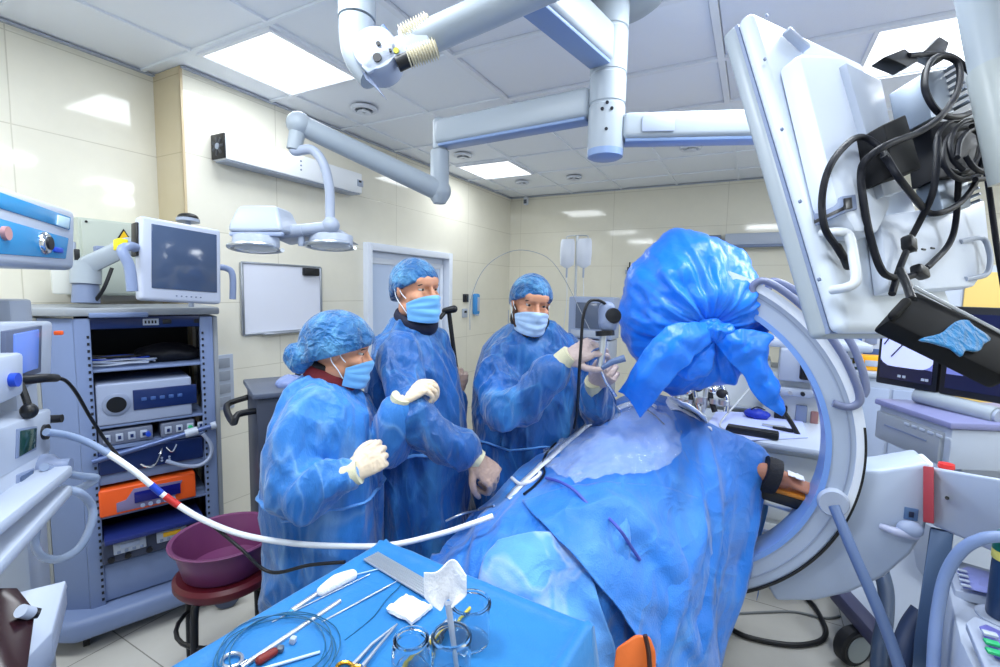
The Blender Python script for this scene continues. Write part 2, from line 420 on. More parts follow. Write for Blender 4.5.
# ================================================================ SHARED PAINTS
white = mat('equipment_white', (178, 188, 206), .32); white2 = mat('equipment_grey_white', (166, 176, 196), .38)
paleblue = mat('pale_blue_grey_plastic', (158, 172, 202), .4); greyblue = mat('grey_blue_plastic', (120, 134, 165), .45)
black = mat('black_plastic', (16, 18, 24), .4); rubber = mat('black_rubber', (22, 24, 30), .55); dark = mat('dark_interior', (20, 24, 34), .6)
steel = mat('brushed_steel', (196, 202, 210), .3, .8); chrome = mat('polished_chrome', (215, 220, 228), .12, 1.)
navy = mat('navy_panel', (20, 40, 92), .3); cyan = mat('cyan_panel', (38, 140, 200), .22); red = mat('red_plastic', (200, 40, 36), .4)
orange = mat('orange_plastic', (236, 92, 34), .4); yellow = mat('yellow_plastic', (240, 196, 30), .45); lens = mat('lamp_lens', (206, 216, 226), .12, spec=.7)
green_m = mat('green_plastic', (40, 170, 110), .4); bluep = mat('blue_plastic', (28, 70, 190), .35); amberm = mat('amber_window', (236, 182, 40), .4)
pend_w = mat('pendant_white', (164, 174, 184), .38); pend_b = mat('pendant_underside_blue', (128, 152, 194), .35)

# ================================================================ CEILING COLUMN AND ARMS
cx, cyy = P(611, 5, 1.83).xy
t = thing('ceiling_pendant', 'thick white round ceiling column with stacked arm joints in the middle of the ceiling', 'ceiling pendant', (cx, cyy, CEIL))
MB().lathe([(.2, 0), (.205, -.02), (.205, -.05), (.18, -.07), (.09, -.075)], n=48).build('mount_plate', pend_w, t, local=True)
m = MB()
z0, z1 = -.03, 2.18-CEIL
r = .071
m.lathe([(r*.9, -.07), (r, -.08), (r, -.17), (r*.93, -.174), (r*.93, -.18), (r, -.184), (r, -.335), (r*.95, -.339), (r*.95, -.345), (r, -.349), (r, -.45), (r*.95, -.454), (r*.95, -.46), (r, -.464), (r, z1+.035), (r*.9, z1+.004)], n=40)
m.build('post', pend_w, t, local=True)
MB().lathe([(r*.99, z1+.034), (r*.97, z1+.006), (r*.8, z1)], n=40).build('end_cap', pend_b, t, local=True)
for dx, dz in ((-.018, 0), (.018, 0), (0, .022), (0, -.075)):
    q = Vector((.3, -1, 0)).normalized()*r; side = Vector((1, .3, 0)).normalized()
    c = q+side*dx+Vector((0, 0, -.44+dz-.05))
    MB().cyl(c-q*.02, c+q*.03, .0065, n=10).build('screw_hole', dark, t, local=True)
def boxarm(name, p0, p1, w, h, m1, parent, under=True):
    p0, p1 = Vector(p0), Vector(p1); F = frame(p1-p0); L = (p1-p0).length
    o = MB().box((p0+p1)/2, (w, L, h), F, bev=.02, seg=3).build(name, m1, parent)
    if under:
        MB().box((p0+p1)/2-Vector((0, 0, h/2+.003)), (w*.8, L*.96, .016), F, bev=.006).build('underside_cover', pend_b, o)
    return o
# arm towards the camera that carries the spring arm
c1 = Vector((cx, cyy, 2.584))
t2 = thing('ceiling_pendant_boom', 'square white pendant arm running from the column top out over the camera', 'pendant arm', c1)
e1 = P(528, -22, 1.42); e1.z = c1.z
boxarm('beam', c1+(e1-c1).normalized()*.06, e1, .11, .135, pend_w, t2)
# lamp arm to the left post
lp_ = P(440, 134, 2.3); lp_.z = 2.40
t3 = thing('ceiling_lamp_arm', 'long white box arm running from the column to the surgical lamp post', 'pendant arm', lp_)
ca = Vector((cx, cyy, 2.40))
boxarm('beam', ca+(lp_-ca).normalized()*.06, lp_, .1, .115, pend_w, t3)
MB().lathe([(.03, .07), (.036, .06), (.036, -.07), (.03, -.075), (.046, -.08), (.046, -.235), (.05, -.24), (.05, -.3), (.03, -.33)], base=lp_, n=24).build('pivot_post', pend_w, t3)
el = P(299, 124, 2.0)
ps = lp_+Vector((0, 0, -.27))
mm = MB(); mm.tube([ps, lerp(ps, el, .15), lerp(ps, el, .5), lerp(ps, el, .9), el], lambda q: lerp(.052, .04, q), 16, sm=4); mm.ell(ps, (.058, .058, .06)); mm.ell(el, (.052, .052, .05))
mm.build('spring_arm', pend_w, t3)
e2 = P(294, 150, 2.0)
MB().cyl(el, e2, .034, .03).build('swivel', pend_w, t3)
# surgical lamp
lc = P(294, 236, 2.03)
t = thing('surgical_pendant_lamp', 'twin lobed white surgical lamp hanging from the curved pipe in front of the wall', 'surgical lamp', lc)
MB().tube([e2, P(296, 151, 2.0), P(312, 150, 2.0), P(323, 163, 2.0), P(329, 185, 2.01), P(330, 208, 2.02), P(330, 226, 2.02)], .02, 14, sm=6).build('curved_pipe', white2, t)
m = MB(); m.cyl(P(300, 230, 2.02), P(334, 226, 2.02), .024); m.ell(P(331, 225, 2.02), (.036, .036, .036)); m.cyl(P(280, 233, 2.02), P(303, 230, 2.02), .03, .026)
m.build('yoke', white2, t)
def pan(cpx, cpy, d, w, h, tilt, name, sc):
    c = P(cpx, cpy, d); ax = Matrix.Rotation(math.radians(tilt), 3, FWD)@Vector((0, 0, 1))
    ax = Matrix.Rotation(math.radians(-8), 3, RGT)@ax
    F = frame(RGT, ax); o = None
    k = w
    rings = [(1, -.012), (1.04, 0), (1.02, .03), (.9, h*.6), (.55, h), (.15, h*1.08)]
    R = [[c+F@Vector((0, 0, z))+(F@Vector((math.sin(2*PI*i/36)*k*q*.8, math.cos(2*PI*i/36)*k*q, 0))) for i in range(36)] for q, z in rings]
    o = MB().rings(R).build(name, white, t)
    R = [[c+F@Vector((0, 0, z))+(F@Vector((math.sin(2*PI*i/36)*k*q*.8, math.cos(2*PI*i/36)*k*q, 0))) for i in range(36)] for q, z in ((.95, -.01), (.93, -.018), (.5, -.026), (.05, -.028))]
    MB().rings(R).build('lens', lens, o)
    R = [c+F@Vector((math.sin(2*PI*i/36)*k*1.16*.8, math.cos(2*PI*i/36)*k*1.16, -.012)) for i in range(3, 34)]
    MB().tube(R, .009, 8).build('grip_rail', steel, o)
pan(256, 245, 1.96, .09, .05, -4, 'lamp_pan', 1)
pan(331, 243, 2.08, .092, .055, 25, 'lamp_pan', 1)
m = MB()
F = frame(RGT, (0, 0, 1)); c = P(266, 222, 2.0)
m.rings([[c+F@Vector((sx*wd, ln*1.0*sy, z)) for sx, sy in ((-1, -1), (-1, 1), (1, 1), (1, -1))] for z, wd, ln in ((-.05, .1, .11), (-.02, .095, .105), (.04, .075, .085), (.058, .065, .072))])
o = m.build('lamp_housing', white, t, sharp=25)
b = o.modifiers.new('b', 'BEVEL'); b.width = .012; b.segments = 3
c = P(257, 234, 1.93)
MB().box(c, (.03, .22, .022), F, bev=.01).build('side_rail', paleblue, t)
MB().prism([P(270, 222, 2.0), P(300, 226, 2.03), P(320, 226, 2.06), P(352, 240, 2.1), P(330, 238, 2.08), P(300, 236, 2.05), P(275, 240, 2.0)], FWD*.14, bev=.012).build('lamp_bridge', white, t)
MB().lathe([(.013, 0), (.014, -.05), (.011, -.06)], base=P(301, 232, 2.03), n=16).build('sterile_handle', white2, t)
# right arm towards the monitor
t4 = thing('ceiling_monitor_arm', 'long white box arm running right from the column behind the hanging monitor', 'pendant arm', (cx, cyy, 2.29))
ra = Vector((cx, cyy, 2.294)); rb = P(775, 127, 1.79); rb.z = 2.294
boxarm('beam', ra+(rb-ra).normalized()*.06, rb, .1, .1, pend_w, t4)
F = frame(rb-ra); n_ = F@Vector((-1, 0, 0)); n_ = n_ if n_.dot(EYE-ra) > 0 else -n_
MB().box(ra+(rb-ra).normalized()*.19+n_*.056, (.004, .12, .06), F, bev=.002).build('service_plate', white2, t4)
# near spring arm with open knuckle
kp = P(377, 62, 1.35)
t5 = thing('ceiling_spring_arm', 'near white tubular spring arm with an opened knuckle joint and coil bellows', 'pendant arm', kp)
k1 = P(400, 50, 1.35); k2 = P(600, -38, 1.25)
MB().tube([lerp(k1, k2, .03), k2], lambda q: .052, 22, flat=.8).build('arm_tube', pend_w, t5)
MB().tube([P(357, -30, 1.35), P(357, 20, 1.35)], .052, 24).build('drop_pipe', pend_w, t5)
MB().tube([P(357, 22, 1.35), P(357, 40, 1.35), P(361, 58, 1.35), P(374, 76, 1.35)], lambda q: lerp(.05, .046, q), 20, sm=5).build('elbow_shell', pend_w, t5)
m = MB(); a = frame(FWD, (0, 0, 1))
cc = P(379, 58, 1.34)
m.lathe([(.001, -.05), (.058, -.05), (.062, -.045), (.062, .045), (.058, .05), (.001, .05)], base=cc, axis=FWD, n=32); m.build('knuckle', white2, t5)
m = MB()
m.prism([P(361, 66, 1.29), P(372, 47, 1.29), P(392, 37, 1.29), P(425, 26, 1.29), P(430, 43, 1.29), P(398, 55, 1.29), P(368, 73, 1.29)], FWD*.012, bev=.003); m.build('cover_plate', white, t5)
for px, py, rr, mm_ in ((377, 57, .012, black), (378, 43, .006, black), (396, 50, .008, mat('brass_screw', (150, 150, 60), .35, .6)), (390, 50, .004, black)):
    c = P(px, py, 1.285); MB().cyl(c, c+FWD*.02, rr, n=14).build('bolt', mm_, t5)
for k, (a0, b0) in enumerate((((402, 36), (430, 22)), ((408, 58), (437, 48)))):
    A, B = P(*a0, 1.31), P(*b0, 1.31); N = 11; pr = []
    for i in range(N*4+1):
        u = i/(N*4); pr.append((.024+.006*math.sin(i*PI/2), u*(B-A).length))
    MB().lathe(pr, base=A, axis=B-A, n=18).build('coil_bellows', mat('bellows_cream', (222, 216, 196), .5), t5)
MB().cyl(P(397, 64, 1.31), P(410, 58, 1.31), .022, n=14).build('bellows_collar', black, t5)
MB().box(P(450, 24, 1.285), (.012, .03, .008), frame(RGT), bev=.003).build('arm_slot', black, t5)
MB().prism([P(368, 40, 1.32), P(383, 23, 1.32), P(391, 33, 1.32), P(376, 46, 1.32)], FWD*.03, bev=.003).build('blue_clip', mat('blue_clip', (70, 100, 170), .4), t5)
MB().prism([P(361, 70, 1.31), P(371, 78, 1.31), P(387, 100, 1.31), P(376, 88, 1.31), P(366, 79, 1.31)], FWD*.006).build('cover_flap', greyblue, t5)

# ================================================================ LEFT WALL FITTINGS
t = thing('air_steriliser', 'long white wall air steriliser with a black fan at its near end', 'air steriliser', (XL, 2.29, 2.46))
y0, y1 = 1.71, 2.78
MB().box((XL+.065, (y0+y1)/2, 2.445), (.13, y1-y0, .15), bev=.006).build('casing', mat('steriliser_white', (236, 240, 246), .3), t)
MB().box((XL+.065, (y0+y1)/2, 2.366), (.11, y1-y0-.02, .008), bev=.002).build('tray', white2, t)
m = MB(); m.box((XL+.065, y0-.004, 2.445), (.125, .012, .14), bev=.004); fo = m.build('fan_frame', black, t)
MB().cyl((XL+.065, y0-.014, 2.445), (XL+.065, y0-.008, 2.445), .018, n=16).build('fan_hub', white2, fo)
for k in range(7):
    a = k*2*PI/7; c = Vector((XL+.065+.036*math.cos(a), y0-.011, 2.445+.036*math.sin(a)))
    MB().box(c, (.034, .004, .018), Matrix.Rotation(-a, 3, 'Y'), bev=.002).build('fan_blade', mat('fan_grey', (60, 64, 74), .4) if k == 0 else bpy.data.materials['fan_grey'], fo)
for k in range(3): MB().cyl((XL+.128, 2.22, 2.48-.028*k), (XL+.133, 2.22, 2.48-.028*k), .006, n=10).build('indicator', greyblue, t)
MB().box((XL+.131, 2.76, 2.445), (.006, .06, .05), bev=.002).build('switch_panel', white2, t)
MB().box((XL+.135, 2.755, 2.457), (.006, .025, .014), bev=.002).build('rocker_switch', black, t)

y0 = atx(240, 264, XL).y; y1 = atx(319, 266, XL).y; z0, z1 = 1.335, 1.79
t = thing('whiteboard', 'blank framed whiteboard on the cream wall with a black eraser clinging to its corner', 'whiteboard', (XL, (y0+y1)/2, z0))
MB().box((XL+.01, (y0+y1)/2, (z0+z1)/2), (.012, y1-y0-.01, z1-z0-.01)).build('writing_surface', mat('whiteboard_enamel', (232, 236, 250), .12), t)
alu = mat('aluminium_edge', (168, 174, 184), .3, .8)
for c, s in (((XL+.012, y0, (z0+z1)/2), (.02, .018, z1-z0)), ((XL+.012, y1, (z0+z1)/2), (.02, .018, z1-z0)), ((XL+.012, (y0+y1)/2, z0), (.02, y1-y0, .018)), ((XL+.012, (y0+y1)/2, z1), (.02, y1-y0, .014))):
    MB().box(c, s, bev=.004).build('frame_rail', alu, t)
MB().box((XL+.035, (y0+y1)/2+.04, z0-.004), (.05, y1-y0-.16, .012), bev=.004).build('pen_tray', alu, t)
p = atx(311, 272, XL+.03)
tag(origin(MB().box(p, (.03, .13, .055), bev=.006).build('board_eraser', black), p), 'black felt board eraser stuck at the top right of the whiteboard', 'eraser')

p = atx(468, 298, XL)
t = thing('wall_switch', 'black wall switch plate by the door, above the white thermostat', 'switch', p)
MB().box((XL+.008, p.y-.06, p.z), (.016, .1, .09), bev=.004).build('plate', mat('dark_glass', (30, 36, 50), .15), t)
MB().box((XL+.018, p.y-.06, p.z), (.006, .05, .05), bev=.002).build('button', black, t)
p = atx(465, 313, XL)
t = thing('wall_thermostat', 'small white thermostat below the black wall switch by the door', 'thermostat', p)
MB().box((XL+.01, p.y-.02, p.z), (.02, .09, .1), bev=.005).build('case', white, t)
MB().box((XL+.021, p.y-.02, p.z+.015), (.004, .05, .025), bev=.001).build('display', black, t)
p = atx(474, 304, XL)
t = thing('soap_dispenser', 'blue and white wall dispenser right of the black wall switch', 'dispenser', p)
MB().box((XL+.03, p.y, p.z), (.06, .09, .24), bev=.02).build('body', mat('dispenser_blue', (70, 150, 220), .25), t)
MB().box((XL+.062, p.y, p.z), (.006, .045, .16), bev=.003).build('window', white, t)
MB().box((XL+.035, p.y, p.z-.125), (.05, .05, .02), bev=.006).build('nozzle', white, t)
p = atx(218, 375, XL+.01)
t = thing('wall_grille', 'narrow white slotted wall vent just right of the equipment rack', 'wall vent', p)
MB().box((XL+.008, p.y+.03, p.z-.05), (.016, .13, .34), bev=.004).build('plate', white, t)
for k in range(4): MB().box((XL+.017, p.y+.03, p.z-.17+k*.08), (.006, .08, .058), bev=.001).build('slot', mat('slot_grey', (150, 158, 172), .5) if k == 0 else bpy.data.materials['slot_grey'], t)

# electrical cabinet on the recess wall
a = atx(80, 212, -2.98); 
t = thing('electrical_cabinet', 'grey green metal electrical cabinet on the wall with yellow warning triangle', 'electrical cabinet', (XL0, 1.2, 1.6))
cabm = mat('cabinet_grey_green', (186, 194, 184), .4)
cy0, cy1, cz0, cz1 = atx(80, 250, -2.93).y, 1.5, 1.58, 1.965
MB().box((XL0+.09, (cy0+cy1)/2, (cz0+cz1)/2), (.18, cy1-cy0, cz1-cz0), bev=.006).build('casing', cabm, t)
MB().box((XL0+.185, (cy0+cy1)/2, (cz0+cz1)/2), (.012, cy1-cy0-.02, cz1-cz0-.02), bev=.003).build('door', cabm, t)
p = atx(124, 241, XL0+.193); h = .06
m = MB(); m.prism([(p.x, p.y-h, p.z-h*.7), (p.x, p.y+h, p.z-h*.7), (p.x, p.y, p.z+h*1.05)], (.003, 0, 0)); wo = m.build('warning_triangle', black, t)
k = .8; m = MB(); m.prism([(p.x+.0035, p.y-h*k, p.z-h*.57), (p.x+.0035, p.y+h*k, p.z-h*.57), (p.x+.0035, p.y, p.z+h*.85)], (.002, 0, 0)); m.build('yellow_field', yellow, wo)
bolt = [(.004, .025), (-.012, -.004), (-.001, -.002), (-.008, -.028), (.012, .006), (.001, .004)]
m = MB(); m.prism([(p.x+.006, p.y+b_*1.1, p.z-.006+c_*1.1) for b_, c_ in bolt], (.001, 0, 0)); m.build('lightning_symbol', black, wo)
m = MB(); m.cyl((XL0+.19, cy0+.03, cz1-.02), (XL0+.195, cy0+.03, cz1-.02), .006, n=10); m.build('lock', black, t)
# ================================================================ EQUIPMENT RACK
FL = P(90, 600, 2.15); FL.z = 0; FR = FL+Vector((.342, .94, 0))*.52
ex = (FR-FL); RW = ex.length
rack = thing('equipment_rack', 'tall pale blue grey equipment rack cart with shelves of devices beside the wall', 'equipment rack', FL, yawdir(ex))
RD, RT = .5, 1.5
rackm = mat('rack_paint', (116, 134, 174), .4); rackd = mat('rack_side', (150, 156, 164), .45)
TRK = ROOT[rack.name]
def rx(px, py, v=0.): return lp(rack, px, py, 1, v)
xl = .0; xr = RW
L = lambda mb, name, m, par=rack, **k: mb.build(name, m, par, local=True, **k)
m = MB(); m.prism([(-.02, -.03, RT), (RW+.03, -.03, RT), (RW+.03, RD, RT), (-.22, RD, RT), (-.14, .06, RT)], (0, 0, .035), bev=.008); L(m, 'top_panel', rackd)
L(MB().box((RW*.3, -.03, RT+.004), (RW*.4, .03, .022), bev=.006), 'keyboard_tray', rackm)
m = MB(); m.prism([(.0, -.012, .14), (.0, .02, .14), (-.1, .09, .14), (-.115, .07, .14)], (0, 0, RT-.15), bev=.004); L(m, 'corner_panel', rackm)
m = MB(); m.prism([(-.117, .071, .14), (-.1, .09, .14), (-.18, RD, .14), (-.2, RD, .14)], (0, 0, RT-.15), bev=.004); L(m, 'side_panel', rackd)
L(MB().box((RW+.014, RD/2, RT/2+.06), (.022, RD, RT-.14), bev=.005), 'side_panel', rackd)
L(MB().box((RW/2, RD-.006, RT/2+.06), (RW, .012, RT-.14)), 'back_panel', dark)
for x in (.028, RW-.028): 
    o = L(MB().box((x, -.004, RT/2+.06), (.056, .03, RT-.14), bev=.006), 'front_post', rackm)
    hx = x+(.018 if x < .1 else -.018)
    m = MB()
    for k in range(40): m.box((hx, -.0195, .2+k*.031), (.009, .004, .012))
    o2 = L(m, 'slot_row', dark, o); o2['kind'] = 'stuff'
m = MB(); m.prism([(-.06, -.1, .07), (RW+.06, -.1, .07), (RW+.04, RD+.0, .07), (-.22, RD, .07), (-.2, .02, .07)], (0, 0, .1), bev=.03, seg=3); L(m, 'base_plinth', rackm)
for x, y in ((-.02, 0), (RW+.02, 0), (-.02, RD), (RW+.02, RD)):
    c = L(MB().cyl((x-.012, y, .035), (x+.012, y, .035), .035), 'caster', rubber)
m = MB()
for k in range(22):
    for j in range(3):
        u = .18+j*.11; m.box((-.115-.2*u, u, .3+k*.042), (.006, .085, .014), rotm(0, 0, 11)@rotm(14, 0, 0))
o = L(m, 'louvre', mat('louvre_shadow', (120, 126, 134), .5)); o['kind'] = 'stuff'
# shelves
def shelf(pxl, pyl, dz=.012):
    z = rx(pxl, pyl).z
    L(MB().box((RW/2, .22, z), (RW-.08, .46, dz), bev=.003), 'shelf', rackm); return z
zA = shelf(98, 371); zB = shelf(98, 428); zC = shelf(97, 519); zD = shelf(97, 565)
# blue header with switch, label
zt = rx(98, 323).z
o = L(MB().box((RW/2, .02, zt), (RW-.1, .06, .055), bev=.004), 'header_panel', navy)
L(MB().box((RW*.52, -.012, zt), (.06, .004, .03), bev=.001), 'label_plate', white, o)
for i, dx in enumerate((-.02, -.007, .006, .018)): L(MB().box((RW*.52+dx, -.0145, zt), (.007, .002, .014)), 'label_mark', black, o)
L(MB().box((RW*.64, -.012, zt), (.035, .006, .022), bev=.003), 'rocker_switch', black, o)
L(MB().box((RW*.87, -.012, zt), (.02, .004, .02)), 'socket', black, o)
# lower blank panels
zbl = rx(97, 565).z
L(MB().box((RW/2, .0, (zbl+.17)/2), (RW-.1, .02, zbl-.19), bev=.004), 'lower_panel', rackm)
zm0, zm1 = rx(99, 519).z, rx(99, 486).z
L(MB().box((RW/2, .005, rx(99, 478).z), (RW-.1, .02, .075), bev=.004), 'blank_panel', rackm)
# things on the rack --------------------------------------------------
def dev(name, label, cat, c, group=None):
    return thing(name, label, cat, TRK@Vector(c), yawdir(ex), group)
# cloth bundle and cables on the top shelf
t = dev('cable_coil', 'loose coil of grey and white leads lying on the top shelf of the rack', 'cable', (RW*.32, .12, zA+.014))
for k in range(5):
    pts = [Vector((.12*math.cos(a*.7+k)*(1+.1*k), .05*math.sin(a*.7+k)+.02*k-.05, .006+.006*k+.004*math.sin(a*2))) for a in range(9)]
    L(MB().tube(pts, .0045, 6, sm=5), 'lead', (white2, paleblue, white2, bluep, black)[k], t)
me = MB(); me.ell((0, 0, .04), (.13, .1, .045)); me.ell((.07, -.02, .03), (.08, .07, .03)); me = crumple(remesh(me, .008, 4), .01, 9)
o = link(me, 'folded_camera_bag', mat('black_nylon', (14, 16, 26), .6), None)
o.matrix_world = Matrix.Translation(TRK@Vector((RW*.66, .16, zA+.008)))@Matrix.Rotation(yawdir(ex), 4, 'Z')
tag(o, 'black folded nylon bag on the top shelf of the equipment rack', 'bag')
# camera control unit: grey box with black round lens port and blue panel
def box_device(name, label, cat, x0, x1, z0, z1, m, y0=-.015, dep=.36, tilt=0):
    t = dev(name, label, cat, ((x0+x1)/2, y0, z0)); w_, h_ = x1-x0, z1-z0
    b = L(MB().box((0, dep/2, h_/2), (w_, dep, h_), bev=.008, seg=3), 'case', m, t)
    return t, w_, h_
zB0 = zB+.007; h = rx(98, 385).z-zB-.005
t, w_, h_ = box_device('light_source', 'grey light source box with a round black port and blue key panel on the rack', 'light source', .06, RW-.1, zB0, zB0+h, mat('device_grey', (150, 162, 190), .35))
L(MB().lathe([(.001, .0), (.05, 0), (.052, .006), (.04, .012)], base=(-w_/2+.07, 0, h_*.5), axis=(0, -1, 0), n=28), 'port_ring', mat('device_grey2', (128, 140, 168), .35), t)
L(MB().lathe([(.001, .008), (.037, .008), (.036, .014), (.001, .014)], base=(-w_/2+.07, 0, h_*.5), axis=(0, -1, 0), n=28), 'light_port', black, t)
L(MB().box((.075, -.003, h_*.55), (.25, .008, h_*.5), bev=.02), 'key_panel', navy, t)
for k in range(5): L(MB().box((-.01+k*.035, -.009, h_*.56), (.02, .004, .016), bev=.002), 'key', mat('key_blue', (60, 90, 150), .4) if k == 0 else bpy.data.materials['key_blue'], t)
zc0 = rx(98, 449).z
for i, (x0, x1, lab) in enumerate(((.06, .26, 'small grey switch box with white keys at the left of the third rack level'), (.29, RW-.09, 'small grey connector box with white sockets at the right of the third rack level'))):
    zz = zB-.085
    t, w_, h_ = box_device('control_box', lab, 'control box', x0, x1, zz-.006, zz+.064, mat('box_grey', (110, 118, 140), .4) if i == 0 else bpy.data.materials['box_grey'], y0=.0, dep=.3)
    for k in range(4): L(MB().box((-w_/2+.03+k*.045, -.004, h_*.5), (.028, .008, .036), bev=.003), 'socket_block', white2, t)
    for k in range(4): L(MB().box((-w_/2+.03+k*.045, -.009, h_*.5), (.012, .004, .016), bev=.001), 'socket_hole', navy, t)
    L(MB().cyl((w_/2-.02, .0, h_*.5), (w_/2-.02, -.035, h_*.5), .01), 'plug', bluep if i == 0 else green_m, t)
L(MB().box((RW/2, .16, zB-.1), (RW-.09, .34, .014)), 'shelf', rackm)
# navy insufflator with metal hook and hose
z1_ = zB-.112; z0_ = rx(98, 476).z
t, w_, h_ = box_device('insufflator', 'navy blue flat device with a chrome hook under the control boxes on the rack', 'medical device', .055, RW-.06, z0_, z1_, navy, y0=-.02)
L(MB().tube([(-.05, -.01, h_*.25), (-.03, -.03, h_*.15), (0, -.035, h_*.2), (.02, -.03, h_*.55), (.03, -.01, h_*.8)], .005, 8, sm=5), 'hook', chrome, t)
L(MB().tube([(.05, -.005, h_*.8), (.07, -.02, h_*.6), (.09, -.005, h_*.85)], .004, 8, sm=5), 'hook', chrome, t)
for k in range(4): L(MB().cyl((.03+(k % 2)*.03, 0, h_*(.22+.12*(k//2))), (.03+(k % 2)*.03, -.004, h_*(.22+.12*(k//2))), .005, n=10), 'port', paleblue, t)
# front rail with clamp
zr0 = rx(90, 463).z; a = rx(92, 462, -.05); b = rx(215, 425, -.05)
L(MB().tube([a, b], .0125, 14), 'accessory_rail', mat('rail_blue', (86, 104, 150), .3, .3))
L(MB().tube([lerp(a, b, .73), lerp(a, b, .84)], .02, 14), 'rail_clamp', white)
L(MB().tube([lerp(a, b, .96), lerp(a, b, 1.01)], .018, 14), 'rail_clamp', white2)
q0 = rx(206, 432, -.06); 
L(MB().tube([rx(203, 434, -.06), rx(211, 445, -.06), rx(210, 457, -.06), rx(200, 465, -.06), rx(185, 466, -.06), rx(166, 461, -.055)], .009, 10, sm=6), 'hose', mat('hose_grey', (150, 162, 190), .4))
# orange electrosurgical unit
z1_ = rx(99, 492).z
t, w_, h_ = box_device('lithotripter', 'orange and grey device with dark blue display, tilted on the rack shelf', 'medical device', .05, RW-.1, zC+.008, z1_+.01, orange, y0=-.03)
m = MB(); m.prism([(-w_/2+.06, -.004, .012), (.09, -.004, .012), (.13, -.004, h_*.8), (-.06, -.004, h_*.86), (-.09, -.004, h_*.5), (-w_/2+.06, -.004, h_*.45)], (0, .006, 0), bev=.002); L(m, 'front_plate', mat('plate_violet', (120, 112, 150), .35), t)
L(MB().box((.03, -.008, h_*.52), (.18, .006, h_*.42), bev=.004), 'display', mat('display_navy', (22, 24, 110), .12), t)
for k in range(5): L(MB().cyl((-.03+k*.03, -.003, h_*.17), (-.03+k*.03, -.011, h_*.17), .009, n=12), 'button', paleblue, t)
m = MB()
# electrocautery unit lower
t, w_, h_ = box_device('electrocautery_unit', 'dark blue grey generator with amber windows and white keypads on the lowest rack shelf', 'generator', .05, RW-.07, zD+.008, zD+.115, mat('generator_blue', (52, 60, 84), .4), y0=-.05)
L(MB().box((0, .06, h_+.01), (w_*.95, .2, .02), bev=.004), 'top_lip', mat('generator_top', (30, 44, 110), .4), t)
for x, m_ in ((-.1, paleblue), (.06, amberm)):
    p_ = L(MB().box((x, -.004, h_*.62), (.12, .01, h_*.5), bev=.004), 'keypad', white2, t)
    L(MB().box((x, -.0105, h_*.7), (.07, .006, h_*.2), bev=.002), 'window', m_, p_)
    for k in range(4): L(MB().box((x-.042+k*.028, -.011, h_*.48), (.014, .006, .012), bev=.002), 'key', greyblue, p_)
for x in (-.17, -.11, -.03, .06, .12): L(MB().cyl((x, 0, h_*.2), (x, -.012, h_*.2), .013, n=14), 'socket', black, t)

# ---------------------------------------------------------------- monitor on its arm above the rack
a = P(141, 258, 1.98); b = P(222, 266, 2.26); b.z = a.z = (a.z+b.z)/2
exm = b-a; MW = exm.length; mc = (a+b)/2
MH = (P(183, 220, 2.1)-P(179, 300, 2.1)).length
Rm = Matrix.Rotation(yawdir(exm), 3, 'Z')@rotm(-5, 0, 0)@rotm(0, 4, 0)
t = thing('flat_monitor', 'switched-off pale framed monitor with blank blue grey screen above the equipment rack', 'monitor', mc, R=Rm)
L(MB().box((0, .035, 0), (MW, .06, MH), bev=.014, seg=3), 'casing', mat('monitor_frame', (196, 204, 224), .35), t)
L(MB().box((.008, .002, .012), (MW*.81, .006, MH*.77), bev=.002), 'screen', mat('blank_screen', (74, 90, 120), .12), t)
L(MB().box((-.02, .08, .02), (MW*.7, .06, MH*.6), bev=.02), 'back_housing', white2, t)
L(MB().box((-MW/2-.004, .045, MH*.22), (.012, .05, MH*.4), bev=.004), 'side_vent', black, t)
for k in range(6): L(MB().cyl((-.03+k*.02, .004, -MH/2+.025), (-.03+k*.02, .0, -MH/2+.025), .003, n=8), 'button', greyblue, t)
hm = mat('handle_blue_grey', (134, 150, 186), .4)
L(MB().tube([(MW/2-.01, .03, .0), (MW/2+.035, .03, .0), (MW/2+.06, .02, -.03), (MW/2+.06, .02, -.15)], .015, 12, sm=4), 'grab_handle', hm, t)
L(MB().tube([(-MW/2+.02, .06, .04), (-MW/2-.04, .0, .04), (-MW/2-.075, -.03, .01), (-MW/2-.055, -.04, -.05), (-MW/2-.045, -.04, -.15)], .02, 12, sm=4), 'grab_handle', hm, t)
L(MB().box((-MW/2-.07, -.0, .04), (.035, .05, .045), bev=.004), 'yellow_sticker', mat('sticker_yellow', (238, 222, 20), .5), t)
t = thing('monitor_support_arm', 'white jointed desk arm on the rack top that carries the blank monitor', 'monitor arm', P(86, 305, 2.1))
MB().cyl(P(86, 303, 2.1), P(86, 284, 2.1), .05, .046, n=24).build('post', greyblue, t)
MB().cyl(P(86, 284, 2.1), P(86, 262, 2.1), .055, n=24).build('swivel', pend_w, t)
p0_, p1_ = P(90, 264, 2.1), P(128, 246, 2.2)
MB().box((p0_+p1_)/2, (.085, (p1_-p0_).length+.05, .075), frame(p1_-p0_), bev=.015).build('beam', pend_w, t)
MB().box(P(116, 251, 2.2), (.16, .04, .035), Matrix.Rotation(yawdir(exm), 3, 'Z'), bev=.006).build('bracket', greyblue, t)
MB().tube([P(112, 268, 2.12), P(104, 288, 2.1), P(96, 300, 2.1)], .008, 8, sm=5).build('cable', black, t)
m = MB(); m.ell((0, 0, 0), (.05, .03, .03)); 
t = thing('webcam', 'small black dome device peeking over the top of the blank monitor', 'camera', P(188, 217, 2.32))
MB().ell(P(188, 217.5, 2.32), (.045, .045, .022)).build('dome', black, t); MB().cyl(P(188, 222, 2.32), P(188, 219, 2.32), .05, n=20).build('base', white2, t)
q_ = P(188, 222, 2.32); MB().cyl(q_, (q_.x, q_.y, RT+.036), .012).build('stem', white2, t)
